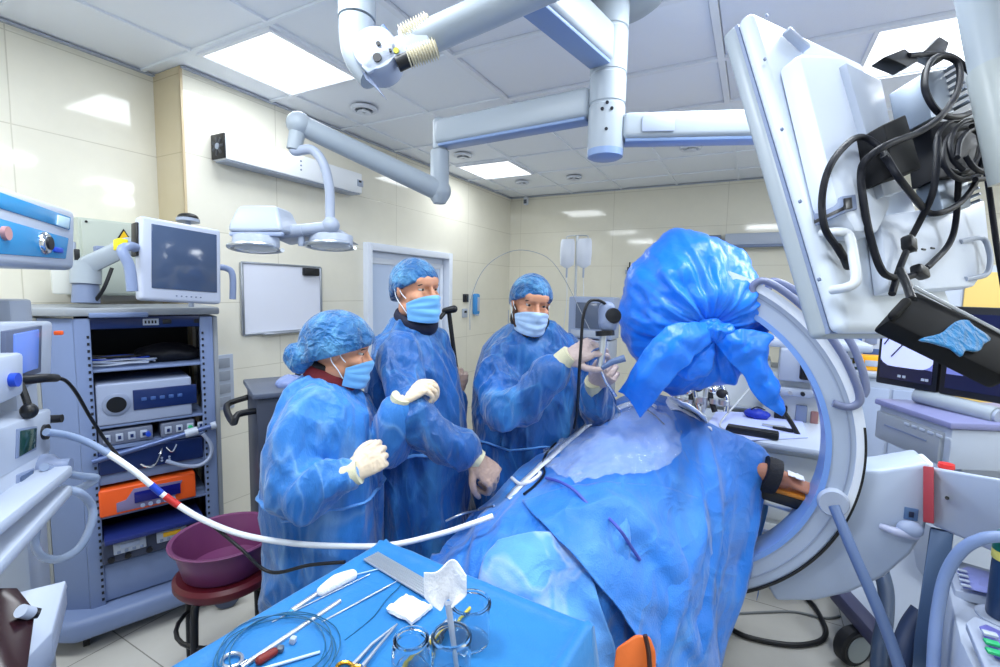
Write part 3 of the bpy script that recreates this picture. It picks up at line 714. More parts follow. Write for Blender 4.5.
t = thing('wall_box', 'cream junction box standing between the blue console and the electrical cabinet', 'junction box', P(66, 290, 2.2))
Rk = Matrix.Rotation(yawdir(ex), 3, 'Z')
MB().box(P(66, 272, 2.15), (.1, .12, .2), Rk, bev=.01).build('case', mat('box_cream', (214, 216, 210), .4), t)
MB().box(P(77, 256, 2.12), (.02, .05, .06), Rk, bev=.004).build('latch', black, t)
MB().cyl(P(72, 252, 2.15), P(72, 242, 2.15), .014).build('stub', white2, t)

# ================================================================ ANAESTHESIA TOWER AT THE LEFT EDGE
K0 = P(62, 283, 1.36); ang = math.atan2(.63, -.78)
# local x runs towards the far left wall, local -y looks at the camera side... face plane y=0, body behind it at +y
kd = Vector((-.78, .63, 0)); 
def kframe(name, label, cat, z, group=None): return thing(name, label, cat, Vector((K0.x, K0.y, z)), ang, group)
def kp_(t, px, py, v=0.): return lp(t, px, py, 1, v)
t = kframe('ventilator_console', 'white ventilator console with two glossy blue panel strips at the left edge of the picture', 'ventilator', 1.7)
A = kp_(t, 76, 211); Bq = kp_(t, 66, 270); C_ = kp_(t, 0, 185); D_ = kp_(t, 0, 266)
def quad_panel(t, name, pts, m, dep=.01, v=-.003, bev=.003, par=None):
    q = [kp_(t, *p) for p in pts]; q = [Vector((p.x, v, p.z)) for p in q]
    mb = MB(); mb.prism(q, (0, dep, 0), bev=bev); return L(mb, name, m, par or t)
def extend(pts_, t): return pts_
xA = A.x; xN = C_.x-(.35 if C_.x < A.x else -.35)
sg = 1 if xA > C_.x else -1
body = [(xA, 0, A.z), (xA-sg*.03, 0, Bq.z-.0), (xN, 0, D_.z), (xN, 0, C_.z)]
mb = MB(); mb.prism(body, (0, .34, 0), bev=.018, seg=3); L(mb, 'casing', white, t)
quad_panel(t, 'upper_panel', [(-40, 178), (70, 217), (69, 230), (-40, 196)], cyan)
quad_panel(t, 'lower_panel', [(-40, 207), (68, 238), (65, 259), (-40, 251)], cyan)
quad_panel(t, 'lit_window', [(56, 214.5), (68, 218), (67, 229), (55, 225)], mat('pale_window', (190, 220, 236), .3), v=-.006)
c = kp_(t, 43, 243); L(MB().lathe([(.001, 0), (.03, 0), (.03, .006), (.026, .012), (.02, .014), (.001, .014)], base=(c.x, 0, c.z), axis=(0, -1, 0)), 'dial', chrome, t)
L(MB().lathe([(.001, .012), (.018, .012), (.017, .018), (.001, .018)], base=(c.x, 0, c.z), axis=(0, -1, 0)), 'dial_cap', black, t)
c = kp_(t, 2, 233); L(MB().cyl((c.x, 0, c.z), (c.x, -.012, c.z), .016), 'knob', mat('knob_pinkish', (190, 140, 140), .3), t)
c = kp_(t, 56, 250); L(MB().box((c.x, -.004, c.z), (.05, .008, .014), bev=.002), 'button', bluep, t)
# column that carries the tower
t = kframe('ventilator_trolley', 'white upright trolley frame standing under the blue striped console at the left edge', 'trolley', 0)
p = kp_(t, 8, 300, .14)
L(MB().box((p.x, .16, .92), (.12, .1, 1.35), bev=.01), 'upright', white, t)
L(MB().box((p.x-sg*.15, .16, .06), (.75, .5, .07), bev=.02), 'foot', white2, t)
for k, (q1, q2) in enumerate((((62, 472), (-30, 545)), ((62, 492), (-30, 590)))):
    a_, b_ = kp_(t, *q1, -.05), kp_(t, *q2, -.05)
    L(MB().box(((a_.x+b_.x)/2, -.02, (a_.z+b_.z)/2), (abs(a_.x-b_.x)+.02, .1, .03), rotm(0, math.degrees(-math.atan2(b_.z-a_.z, b_.x-a_.x)), 0) if b_.x > a_.x else rotm(0, math.degrees(-math.atan2(a_.z-b_.z, a_.x-b_.x)), 0), bev=.008), 'side_rail', white, t)
# patient monitor with lit blue screen
lit_blue = mat('lit_blue_screen', (96, 124, 200), .2, emit=.35)
t = kframe('patient_monitor', 'small white patient monitor with a lit blue screen below the blue striped console', 'monitor', 1.45)
mb = MB(); q = [kp_(t, *p, .03) for p in ((54, 321), (52, 376), (-30, 420), (-30, 322))]; mb.prism([(p.x, .03, p.z) for p in q], (0, .3, 0), bev=.012, seg=3); L(mb, 'casing', white, t)
quad_panel(t, 'bezel', [(52, 325), (51, 372), (17, 384), (17, 331)], mat('bezel_grey', (90, 100, 126), .3), v=.02, dep=.02)
quad_panel(t, 'screen', [(47, 329), (46, 368), (24, 376), (24, 334)], lit_blue, v=.015, dep=.01)
c = kp_(t, 52, 333, .03); L(MB().box((c.x, .015, c.z), (.014, .02, .012), bev=.003), 'alarm_light', orange, t)
# module with the black plug
t = kframe('gas_module', 'white module box with a blue port and black plug below the lit patient monitor', 'medical module', 1.35)
mb = MB(); q = [kp_(t, *p, -.06) for p in ((25, 352), (25, 394), (-30, 420), (-30, 362))]; mb.prism([(p.x, -.06, p.z) for p in q], (0, .3, 0), bev=.01); L(mb, 'casing', white, t)
c = kp_(t, 11, 380, -.06); L(MB().cyl((c.x, -.055, c.z), (c.x, -.072, c.z), .015), 'blue_port', bluep, t)
t = thing('plugged_lead', 'thick black lead plugged into the white module, running down across the rack', 'cable', P(14, 380, 1.17))
MB().tube([P(13, 380, 1.17), P(25, 380, 1.2), P(45, 378, 1.25), P(56, 378, 1.3)], lambda q: lerp(.013, .011, q), 12, sm=4).build('plug', black, t)
MB().tube([P(56, 378, 1.3), P(66, 381, 1.33), P(77, 394, 1.38), P(92, 420, 1.45), P(110, 446, 1.5), P(140, 478, 1.52), P(175, 503, 1.5), P(210, 524, 1.45), P(240, 548, 1.4), P(270, 572, 1.4), P(310, 565, 1.37), P(345, 562, 1.35)], .005, 10, sm=8).build('cord', black, t)
MB().tube([P(20, 383, 1.18), P(25, 396, 1.18), P(29, 408, 1.18)], .008, 8, sm=4).build('branch', black, t); MB().ell(P(29, 411, 1.18), (.018, .018, .02)).build('knob', black, t)
# two light source boxes
for i, (pts, scr, hole, lab) in enumerate((
    (((52, 408), (51, 452), (-30, 500), (-30, 440)), ((34, 428), (33, 448), (17, 457), (18, 431)), (44, 432), 'white pump unit with a small dark display, source of the long white tube'),
    (((50, 449), (49, 488), (-30, 545), (-30, 488)), ((31, 470), (30, 492), (17, 503), (18, 477)), (42, 468), 'white pump unit with a grey round knob, just below the unit feeding the white tube'))):
    t = kframe('pump_unit', lab, 'pump unit', 1.1-.15*i, 'stacked white pump units')
    mb = MB(); q = [kp_(t, *p) for p in pts]; mb.prism([(p.x, 0, p.z) for p in q], (0, .3, 0), bev=.008); L(mb, 'casing', white, t)
    quad_panel(t, 'display_frame', [(scr[0][0]+2, scr[0][1]-2), (scr[1][0]+2, scr[1][1]+2), (scr[2][0]-2, scr[2][1]+2), (scr[3][0]-2, scr[3][1]-2)], greyblue, v=-.004)
    quad_panel(t, 'display', scr, mat('display_dark_green', (26, 62, 60), .12) if i == 0 else mat('display_grey', (70, 88, 120), .15), v=-.007)
    c = kp_(t, *hole)
    if i == 0: L(MB().lathe([(.001, 0), (.02, 0), (.02, .008), (.001, .008)], base=(c.x, 0, c.z), axis=(0, -1, 0)), 'outlet', black, t)
    else: L(MB().lathe([(.001, 0), (.036, 0), (.034, .02), (.02, .035), (.018, .06), (.001, .06)], base=(c.x, 0, c.z), axis=(0, -1, 0)), 'round_knob', greyblue, t)
    if i == 0: L(MB().cyl((kp_(t, 53, 419).x, .02, kp_(t, 53, 419).z), (kp_(t, 53, 419).x, -.02, kp_(t, 53, 419).z), .011), 'black_cap', black, t)
t = thing('breathing_hose', 'clear grey looped breathing hose hanging from the round knob in front of the rack side', 'hose', P(50, 468, 1.25))
MB().tube([P(44, 467, 1.2), P(62, 472, 1.28), P(80, 476, 1.33), P(96, 478, 1.36), P(85, 486, 1.36), P(62, 496, 1.36), P(42, 514, 1.34), P(35, 540, 1.32), P(42, 556, 1.3), P(60, 559, 1.3), P(80, 547, 1.32), P(92, 522, 1.34), P(91, 505, 1.34), P(80, 493, 1.3), P(60, 488, 1.27)], .0105, 12, sm=8).build('hose', mat('clear_hose', (178, 196, 226), .2, trans=.45), t)
# tilted white tray with tablet at the bottom left corner
t = thing('instrument_tray', 'tilted white metal tray at the bottom left corner with a dark tablet lying in it', 'tray', P(40, 610, 1.0))
mb = MB(); A_, B_, C2, D2 = P(66, 580, 1.14), P(52, 632, 1.04), P(-30, 720, .86), P(-40, 606, .98)
mb.prism([A_, B_, C2, D2], Vector((-.004, .004, -.02)), bev=.004); mb.build('floor_plate', white, t)
mb = MB(); mb.prism([A_, B_, B_+Vector((0, 0, -.07)), A_+Vector((0, 0, -.06))], (B_-A_).cross(Vector((0, 0, 1))).normalized()*.008, bev=.003)
mb.prism([B_, C2, C2+Vector((0, 0, -.07)), B_+Vector((0, 0, -.07))], (C2-B_).cross(Vector((0, 0, 1))).normalized()*.008, bev=.003); mb.build('rim', white2, t)
mb = MB(); nn = (B_-A_).cross(D2-A_).normalized(); nn = nn if nn.z > 0 else -nn
up_ = nn*.02
mb.prism([P(10, 599, 1.0)+up_, P(28, 622, .98)+up_, P(18, 690, .86)+up_, P(-40, 690, .86)+up_, P(-30, 600, .95)+up_], nn*.014, bev=.003)
o = mb.build('tablet', mat('dark_red_black', (40, 18, 24), .2), None); tag(origin(o, P(10, 640, .95)), 'dark tablet lying in the tilted white tray at the bottom left corner', 'tablet')
t = thing('tablet_clamp', 'white clamp with black tip gripping the dark tablet in the tilted tray', 'clamp', P(18, 628, .95)+nn*.045)
MB().cyl(P(10, 627, .94)+nn*.045, P(20, 629, .96)+nn*.045, .012).build('jaw', white, t); MB().cyl(P(19, 629, .96)+nn*.045, P(29, 629, .97)+nn*.045, .012, .009).build('tip', black, t)

# ================================================================ STOOL, BASIN, DARK CART
bc = P(227, 566, 1.8)
sz = bc.z
t = thing('stool', 'round dark red stool on black tube legs carrying the purple basin', 'stool', (bc.x, bc.y, 0))
SR = .175
MB().lathe([(.01, sz-.045), (SR-.01, sz-.045), (SR, sz-.03), (SR, sz-.012), (SR-.012, sz), (.01, sz)], n=36).build('seat', mat('maroon_vinyl', (96, 24, 36), .4), t, local=True)
for k in range(4):
    a = .35+k*PI/2; u = Vector((math.cos(a), math.sin(a), 0))
    MB().tube([u*.05+Vector((0, 0, sz-.055)), u*.13+Vector((0, 0, sz-.055)), u*.165+Vector((0, 0, sz-.1)), u*.175+Vector((0, 0, .01))], .013, 10, sm=4).build('leg', black, t, local=True)
    MB().cyl(u*.175+Vector((0, 0, .03)), u*.175, .017, n=12).build('foot', rubber, t, local=True)
MB().tube([Vector((.168*math.cos(a*PI/12), .168*math.sin(a*PI/12), sz-.2)) for a in range(24)], .008, 8, closed=True).build('ring_brace', black, t, local=True)
t = thing('wash_basin', 'round mauve purple plastic basin sitting on the dark red stool', 'basin', (bc.x, bc.y, sz+.001))
bs = MB(); R1, R2, H = .135, .18, .125
bs.lathe([(.01, 0), (R1, 0), (R1+.008, .006), (R2-.012, H-.012), (R2+.004, H-.006), (R2+.006, H), (R2, H+.003), (R2-.01, H), (R2-.018, H-.02), (R1-.003, .01), (.01, .008)], n=48)
o = bs.build('bowl', mat('mauve_plastic', (112, 56, 98), .35, vary=(5, .06)), t, local=True)
# dark service cart behind the woman
dc = P(262, 470, 2.12)
a = math.atan2(.9, .44)
t = thing('service_cart', 'dark grey metal cart with a black push handle standing behind the woman in blue', 'cart', (P(300, 400, 2.25).x, P(300, 400, 2.25).y, 0), math.radians(62))
zt = P(276, 388, 2.2).z
dm = mat('cart_charcoal', (58, 64, 80), .4)
L(MB().box((0, .05, (zt+.12)/2), (.4, .36, zt-.14), bev=.008), 'cabinet', dm, t)
L(MB().box((0, .05, zt), (.43, .39, .025), bev=.006), 'top', mat('cart_top', (84, 92, 110), .35), t)
for k in range(4): L(MB().box((0, -.134, .22+k*.2), (.36, .012, .18), bev=.004), 'drawer', dm, t)
L(MB().tube([(-.2, -.1, zt-.07), (-.27, -.13, zt-.07), (-.29, -.14, zt-.1), (-.29, .2, zt-.1), (-.2, .2, zt-.07)], .014, 10, sm=4), 'push_handle', black, t)
L(MB().tube([(.02, .14, zt), (.02, .14, zt+.13)], .014, 10), 'post', black, t)
for x in (-.16, .16):
    for y in (-.08, .18):
        L(MB().cyl((x-.014, y, .045), (x+.014, y, .045), .045), 'caster', rubber, t)
me = MB(); me.ell((0, 0, .03), (.075, .06, .035)); me.ell((.04, .02, .03), (.05, .05, .03)); me = crumple(remesh(me, .006, 3), .012, 12)
o = link(me, 'plastic_bag', mat('lilac_film', (150, 170, 226), .2, trans=.3), None); o.location = P(290, 389, 2.2); tag(o, 'crumpled pale lilac plastic bag on top of the dark cart', 'bag')
# swivel wheel of a stand beside the stool
p = atz(215, 617, .06)
t = thing('stand_wheel', 'grey rubber caster wheel of a floor stand between the stool legs', 'caster', (p.x-.1, p.y+.12, 0))
pw = p+Vector((-.1, .12, 0))
MB().lathe([(.02, -.016), (.055, -.016), (.06, -.008), (.06, .008), (.055, .016), (.02, .016)], base=(pw.x, pw.y, .06), axis=(.8, -.5, 0), n=28).build('tyre', mat('grey_rubber', (70, 80, 104), .5), t)
MB().tube([(pw.x, pw.y, .06), (pw.x, pw.y, .15)], .014, 10).build('fork', steel, t)
# ================================================================ PEOPLE
skin_m = mat('skin', (204, 146, 116), .45, subs=.12, vary=(30, .05))
eyew = mat('eye_white', (196, 190, 184), .15); iris_m = mat('iris', (70, 60, 50), .1)
gown_m = cloth_mat('gown_fabric', (40, 120, 200), .5, 5.5, .85, .26, vscale=4., light=(160, 204, 238), lf=.8, stretch=(1, 1, .4))
gown_d = cloth_mat('gown_fabric_deep', (9, 84, 156), .4, 5.5, .85, .36, vscale=4., light=(84, 162, 222), lf=.65, stretch=(1, 1, .4))  # deeper blue; highlights and fold shade put into its patchy colour
cap_m = cloth_mat('cap_mesh', (14, 92, 152), .5, 14, .7, .2, vscale=16, light=(110, 178, 222), lf=.6, stretch=(1, 1, 1))
mask_m = mat('mask_fabric', (110, 178, 234), .55, sheen=.3); mask_w = mat('mask_pale', (176, 206, 238), .55, sheen=.3, vary=(40, .08)); loop_m = mat('mask_loop', (226, 236, 246), .6)
knit = mat('cuff_knit', (206, 202, 172), .7, bump=(200, .3))
hair_m = mat('dark_hair', (44, 32, 26), .6, bump=(220, .4)); beard_m = mat('beard_brown', (74, 46, 34), .65, bump=(260, .5))
def hframe(f, pitch=0, roll=0):
    y = Vector(f).normalized(); x = y.cross(Vector((0, 0, 1))).normalized(); z = x.cross(y)
    F = Matrix((x, y, z)).transposed()
    return F@Matrix.Rotation(math.radians(pitch), 3, 'X')@Matrix.Rotation(math.radians(roll), 3, 'Y')
tie_m = cloth_mat('tie_fabric', (84, 150, 222), .5, 12, .4, .1)
from mathutils.bvhtree import BVHTree
class Head:
    def __init__(s, c, F, k=1.): s.c = Vector(c); s.F = F; s.k = k
    def __call__(s, x, y, z): return s.c+s.F@(Vector((x, y, z))*s.k)
    def ell(s, mb, c, r, R=None, n=20): mb.ell(s(*c), tuple(q*s.k for q in r), s.F@(R or Matrix.Identity(3)), n)
def add_head(mb, H):
    E = lambda c, r, R=None, n=20: H.ell(mb, c, r, R, n)
    E((0, -.012, .03), (.076, .096, .088), n=28); E((0, .012, -.03), (.064, .078, .078)); E((0, .03, -.072), (.048, .058, .044))
    E((0, .07, -.1), (.022, .022, .018)); E((0, .07, .035), (.055, .028, .03)); E((0, .088, .024), (.042, .01, .009))
    for s in (-1, 1):
        E((s*.042, .056, -.028), (.024, .03, .022)); E((s*.05, .0, -.07), (.02, .045, .03))
        E((s*.0785, -.008, -.002), (.008, .017, .03), rotm(0, s*8, -s*18)); E((s*.082, -.014, .012), (.006, .013, .017), rotm(0, s*12, -s*25))
    mb.limb([H(0, .088, .014), H(0, .1, -.008), H(0, .112, -.026)], [.007*H.k, .009*H.k, .012*H.k], 10, 3)
    for s in (-1, 1): E((s*.011, .1, -.03), (.008, .01, .008))
    for s in (-1, 1): E((s*.033, .0755, .0135), (.017, .0125, .0075), rotm(-12, 0, -s*14)); E((s*.032, .0745, -.0075), (.016, .011, .0055), rotm(8, 0, -s*14))
    E((0, .086, -.056), (.024, .012, .006)); E((0, .085, -.067), (.021, .012, .007))
def join_mesh(a, extra, mats):
    """join eyes into the body mesh: extra = [(MB, material index)]"""
    bm = bmesh.new(); bm.from_mesh(a)
    for mb, mi in extra:
        mb.recalc(); n0 = len(bm.faces); me = bpy.data.meshes.new('t'); mb.bm.to_mesh(me); mb.bm.free(); bm.from_mesh(me); bpy.data.meshes.remove(me); bm.faces.ensure_lookup_table()
        for f in bm.faces[n0:]: f.material_index = mi
    bm.to_mesh(a); bm.free(); return a
def torso(mb, rings, lat, n=28, power=2.4):
    """rings: (centre, half width, half depth); lat: lateral direction"""
    lat = Vector((lat.x, lat.y, 0)).normalized(); dep = Vector((-lat.y, lat.x, 0)); R = []
    for c, a, b in rings:
        c = Vector(c); q = []
        for k in range(n):
            t = 2*PI*k/n; cs, sn = math.cos(t), math.sin(t)
            q.append(c+lat*(a*math.copysign(abs(cs)**(2/power), cs))+dep*(b*math.copysign(abs(sn)**(2/power), sn)))
        R.append(q)
    mb.rings(R); return mb
def hand(W, d, back, thumb, curl=(35, 40, 45, 50), k=1., spread=.1, tcurl=20, tout=.75):
    """gloved hand: W wrist, d along the palm, back = direction of the back of the hand, thumb = side of the thumb (+1/-1 along x)"""
    d = Vector(d).normalized(); z = Vector(back); z = (z-d*z.dot(d)).normalized(); x = d.cross(z)*thumb
    F = Matrix((x, d, z)).transposed(); W = Vector(W)
    Q = lambda a, b, c: W+F@(Vector((a, b, c))*k)
    mb = MB(); n = 18; R = []
    for y, a, h, ox in ((-.03, .028, .021, 0), (.0, .028, .021, 0), (.03, .037, .02, .003), (.07, .044, .0165, .001), (.098, .042, .013, 0)):
        R.append([Q(ox+a*math.cos(2*PI*i/n), y, h*math.sin(2*PI*i/n)) for i in range(n)])
    mb.rings(R); mb.ell(Q(.026, .03, -.008), (.018*k, .03*k, .014*k), F)
    for i in range(4):
        bx = (.0325, .011, -.0105, -.031)[i]; by = (.094, .099, .095, .086)[i]; f = (.95, 1.05, .98, .78)[i]
        p = Vector((bx, by, 0)); a = 0; pts = [Vector((bx*.9, by-.02, 0)), p]; sp = spread*(1.5-i)*.5
        for j, ln in enumerate((.044, .028, .022)):
            a += math.radians(curl[i]*(1 if j < 2 else .7)); p = p+Vector((math.sin(sp)*math.cos(a), math.cos(a)*math.cos(sp), -math.sin(a)))*ln*f; pts.append(p)
        mb.limb([Q(*q) for q in pts], [.0105*k, .0108*k, .0096*k, .0088*k, .0072*k], 10, 4)
    b = Vector((.024, .022, -.006)); v = Vector((tout, .62, -.3)).normalized(); ax = Vector((0, 0, 1)); pts = [b]
    for j, ln in enumerate((.042, .034, .027)):
        b = b+v*ln; pts.append(b); v = (Matrix.Rotation(math.radians(tcurl), 3, 'Z')@v); v = (v+Vector((0, 0, -.12))).normalized()
    mb.limb([Q(*q) for q in pts], [.0155*k, .0125*k, .0108*k, .0085*k], 10, 4)
    return mb
def cap_mesh(H, rx=.09, ry=.112, rz=.108, zf=.045, zb=-.05, bun=None, seed=0):
    """gathered bouffant cap: crown, pleats and elastic rim"""
    N, K = 72, 22; R = []
    for j in range(K+1):
        ring = []
        for i in range(N):
            f = 2*PI*i/N; cf = (1+math.sin(f))/2; zr = lerp(zb, zf, cf)
            t = j/K; top = rz; u = t*PI/2
            zc = .02
            zz = lerp(zr, top+zc, math.sin(min(1, t*1.02)*PI/2)**.9)
            q = max(0, (zz-zc)/top); w = math.sqrt(max(0., 1-q*q)) if q > 0 else 1-.25*(q*q)
            w = max(w, .02)
            pl = 1+(.018*math.sin(f*17+seed+2*math.sin(f*3))+.02*(fold_noise(Vector((math.cos(f)*2, math.sin(f)*2, zz*14+seed)), 1.6)-.5))*(1-.5*t)
            if j == 0: pl *= .95
            elif j == 1: pl *= .985
            ring.append(H(rx*w*math.cos(f)*pl, -.012+ry*w*math.sin(f)*pl, zz))
        R.append(ring)
    return MB().rings(R)
def mask_mesh(H, k=1.03):
    """pleated mask shaped over nose, cheeks and chin"""
    g = []; rows, cols = 30, 30
    for r in range(rows+1):
        t = r/rows; z = lerp(-.017, -.122, t); row = []
        for c in range(cols+1):
            u = c/cols*2-1; f = u*1.3
            nose = math.exp(-((t-.18)/.22)**2)*math.exp(-(u/.3)**2)*.018
            ch = .014*math.exp(-((t-.75)/.3)**2)*math.exp(-(u/.45)**2)
            pl = .0016*math.sin(t*PI*7)*(1-abs(u)**3)
            tk = 1-.1*max(0, t-.55)/.45
            zz = z+(.012*abs(u)**2 if t > .5 else -.03*abs(u)**2*(1-t*2))-.006*(1-u*u)*(1 if t > .5 else -1)*0
            row.append(H((.077*tk+pl)*math.sin(f)*k, (.006+(.1*tk+nose+ch+pl)*math.cos(f))*k, zz*k))
        g.append(row)
    return MB().grid(g, .0025)
def person(name, label, base, head, headF, lat, gown_rings, arms, skinlegs, gown_m, capargs, mask_mat, glove_mat, collar_mat, collar2=None, beard=False, hair=True, seed=0, neck=None, hk=1., foot_dir=None, hip=None, crum=.024):
    """base: floor point; arms: list of dict(sh, el, wr, r, hand=(dir, back, thumb, curl...))"""
    t = thing(name, label, 'person', base)
    H = Head(head, headF, hk)
    b = MB(); add_head(b, H)
    nb = Vector(neck)
    b.limb([nb+Vector((0, 0, -.06)), nb, lerp(nb, H(0, -.03, -.06), .5), H(0, -.025, -.05)], [.07*hk, .062*hk, .056*hk, .055*hk], 18, 4)
    shr = [r for r in gown_rings if r[0].z > hip.z]
    torso(b, [(c, max(.035, a-.075), max(.035, d-.065)) for c, a, d in gown_rings if c.z > hip.z-.05 and c.z < nb.z], lat)
    lv = Vector((lat.x, lat.y, 0)).normalized()
    fd = Vector(foot_dir).normalized()
    for a in arms:
        b.limb([lerp(a['sh'], nb, .12)-Vector((0, 0, .02)), a['el'], a['wr']], [.042, .038, .021], 14, 6)
        h = a['hand']; b.limb([a['wr'], a['wr']+Vector(h[0]).normalized()*.06], [.019, .012], 10, 3)
    for s in (-1, 1):
        hp = hip+lv*(s*.085); kn = Vector((base[0], base[1], .48))+lv*(s*.09)+fd*.02; an = Vector((base[0], base[1], .08))+lv*(s*.09)-fd*.02
        b.limb([hp, kn, an], [.085, .058, .04], 14, 6)
        b.limb([an+Vector((0, 0, -.035)), an+fd*.1+Vector((0, 0, -.045)), an+fd*.17+Vector((0, 0, -.05))], [.042, .036, .03], 12, 4)
    me = remesh(b, .0052, 3)
    ew, ei = MB(), MB()
    for s in (-1, 1):
        c = (s*.032, .0722, .004); H.ell(ew, c, (.0125, .0125, .0085), n=14); H.ell(ei, (s*.032+.0012, .0818, .0035), (.0062, .0045, .0058), n=10)
    me = join_mesh(me, [(ew, 1), (ei, 2)], None)
    body = link(me, 'body', [skin_m, eyew, iris_m], t, sharp=0)
    # clothes
    g = MB(); torso(g, gown_rings, lat)
    for a in arms:
        r = a.get('r', (.085, .085, .06)); wr = lerp(a['el'], a['wr'], .8)
        g.limb([a['in'] if 'in' in a else lerp(a['sh'], nb, .3), a['sh'], a['el'], wr], [r[0], r[0]*.97, r[1], r[2]], 20, 8)
    me = remesh(g, .0075, 10)
    crumple(me, crum, 6.2, (1, 1, .38), crum*.45, seed)
    go = link(me, 'surgical_gown', gown_m, t, sharp=0)
    bv = BVHTree.FromPolygons([v.co.copy() for v in go.data.vertices], [tuple(p.vertices) for p in go.data.polygons])
    inv = ROOT[t.name].inverted(); wz = hip.z+.1; axc = inv@Vector((base[0], base[1], wz)); pts = []
    for u in range(48):
        dv = Vector((math.cos(u*PI/24), math.sin(u*PI/24), 0)); h_ = bv.ray_cast(axc+dv*.6, -dv)
        if h_[0] is not None and (h_[0]-axc).length < .34: pts.append(h_[0]+dv*.003+Vector((0, 0, .008*math.sin(u*.8))))
    if len(pts) > 40: link(MB().tube(pts, .009, 8, closed=True, flat=.5).mesh('w'), 'waist_tie', tie_m, go, local=True, sharp=0)
    for a in arms:
        d = (a['wr']-a['el']).normalized(); w0 = lerp(a['el'], a['wr'], .78)
        MB().tube([w0, lerp(w0, a['wr'], .6), a['wr']+d*.024], lambda u: lerp(.044, .036, u), 18, sm=3).build('cuff', knit, go)
    nz = nb+Vector((0, 0, .012)); nf = fd
    def collar(z, r, th, m, nm, fl):
        MB().tube([nb+lv*(r*math.cos(u*PI/12))+fd*(r*1.1*math.sin(u*PI/12)+.006)+Vector((0, 0, z-.03*math.sin(u*PI/12))) for u in range(24)], th, 10, closed=True, sm=2, flat=fl).build(nm, m, t, sharp=0)
    collar(-.004, .07*hk, .015, collar_mat, 'scrub_collar', 1.9)
    if collar2: collar(.026, .066*hk, .009, collar2, 'collar_trim', 1.4)
    cm = cap_mesh(H, **capargs).mesh('c'); ca = link(cm, 'surgical_cap', cap_m, t, sharp=0)
    mk = mask_mesh(H).build('face_mask', mask_mat, t, sharp=60)
    for s in (-1, 1):
        MB().tube([H(s*.073, .03, -.03), H(s*.08, .012, -.012), H(s*.085, -.008, .022), H(s*.086, -.022, .01), H(s*.082, -.018, -.028), H(s*.078, .01, -.06), H(s*.07, .03, -.088)], .0018, 6, sm=5).build('ear_loop', loop_m, mk)
    for s in (-1, 1):
        MB().limb([H(s*.017, .092, .0245), H(s*.034, .088, .0245), H(s*.05, .075, .0185)], [.003, .0034, .002], 8, 4).build('eyebrow', hair_m, t)
    if beard:
        m = MB()
        for s in (-1, 1): m.limb([H(s*.075, .012, -.012), H(s*.07, .022, -.045), H(s*.053, .04, -.092), H(s*.018, .07, -.12)], [.005, .013, .02, .02], 10, 4)
        link(crumple(remesh(m, .004, 2), .003, 40), 'beard', beard_m, t, sharp=0)
    if hair:
        m = MB(); H.ell(m, (0, -.03, .012), (.0765, .084, .052)); 
        for s in (-1, 1): m.limb([H(s*.077, .012, .03), H(s*.077, .012, .005)], [.004, .003], 8, 2)
        link(crumple(remesh(m, .004, 2), .003, 40), 'hair', hair_m, t, sharp=0)
    for a in arms:
        h = a['hand']; hm_ = hand(a['wr'], *h[:3], **(h[3] if len(h) > 3 else {}))
        link(crumple(remesh(hm_, .0028, 3), .0012, 60, (1, 1, 1)), 'glove', glove_mat, t, sharp=0)
    return t, H
V3 = lambda x, y, z: Vector((x, y, z))
# ---- man looking to the patient, second from the left
hc = P(416, 290, 1.87)
base = (hc.x-.02, hc.y+.03, 0); fx = Vector((.97, -.22, 0)); lat = Vector((.25, .97, 0))
bx = Vector((hc.x-.03, hc.y+.02, 0)); z = lambda h, dx=0, dy=0: bx+Vector((dx, dy, h))
rings = [(z(.32, .04), .18, .2), (z(.5, .04), .19, .2), (z(.8, .03), .2, .195), (z(1.0, .02), .2, .19), (z(1.15, .01), .2, .175), (z(1.28), .2, .155), (z(1.38), .185, .135), (z(1.45), .15, .11), (z(1.5), .098, .09), (z(1.525), .075, .075)]
arms = [dict(sh=P(398, 366, 1.74), el=P(424, 424, 1.64), wr=P(474, 457, 1.67), r=(.078, .08, .062), hand=(P(497, 480, 1.68)-P(474, 457, 1.67), V3(.15, -.5, .85), 1, dict(curl=(58, 60, 62, 66), k=1.12, tcurl=30))),
        dict(sh=P(437, 352, 1.98), el=P(452, 428, 2.02), wr=P(456, 396, 2.1), r=(.07, .062, .05), hand=(V3(.1, .05, 1), V3(.5, -.7, .1), -1, dict(curl=(66, 70, 74, 74), k=1.05, tout=.4)))]
glove1 = mat('glove_tan', (172, 146, 134), .35, vary=(30, .06)); glove2 = mat('glove_ivory', (224, 204, 178), .35, vary=(30, .05)); glove3 = mat('glove_grey_pink', (178, 160, 158), .32, vary=(30, .07))
person('person', 'person in blue gown before the door, one tan gloved hand resting on the drape', base, hc, hframe(fx, 0, 2), lat, rings, arms, None, gown_d, dict(seed=1), mask_m, glove1, mat('navy_scrubs', (22, 28, 54), .7), neck=z(1.525, .01), foot_dir=fx, hip=z(.92), seed=3)
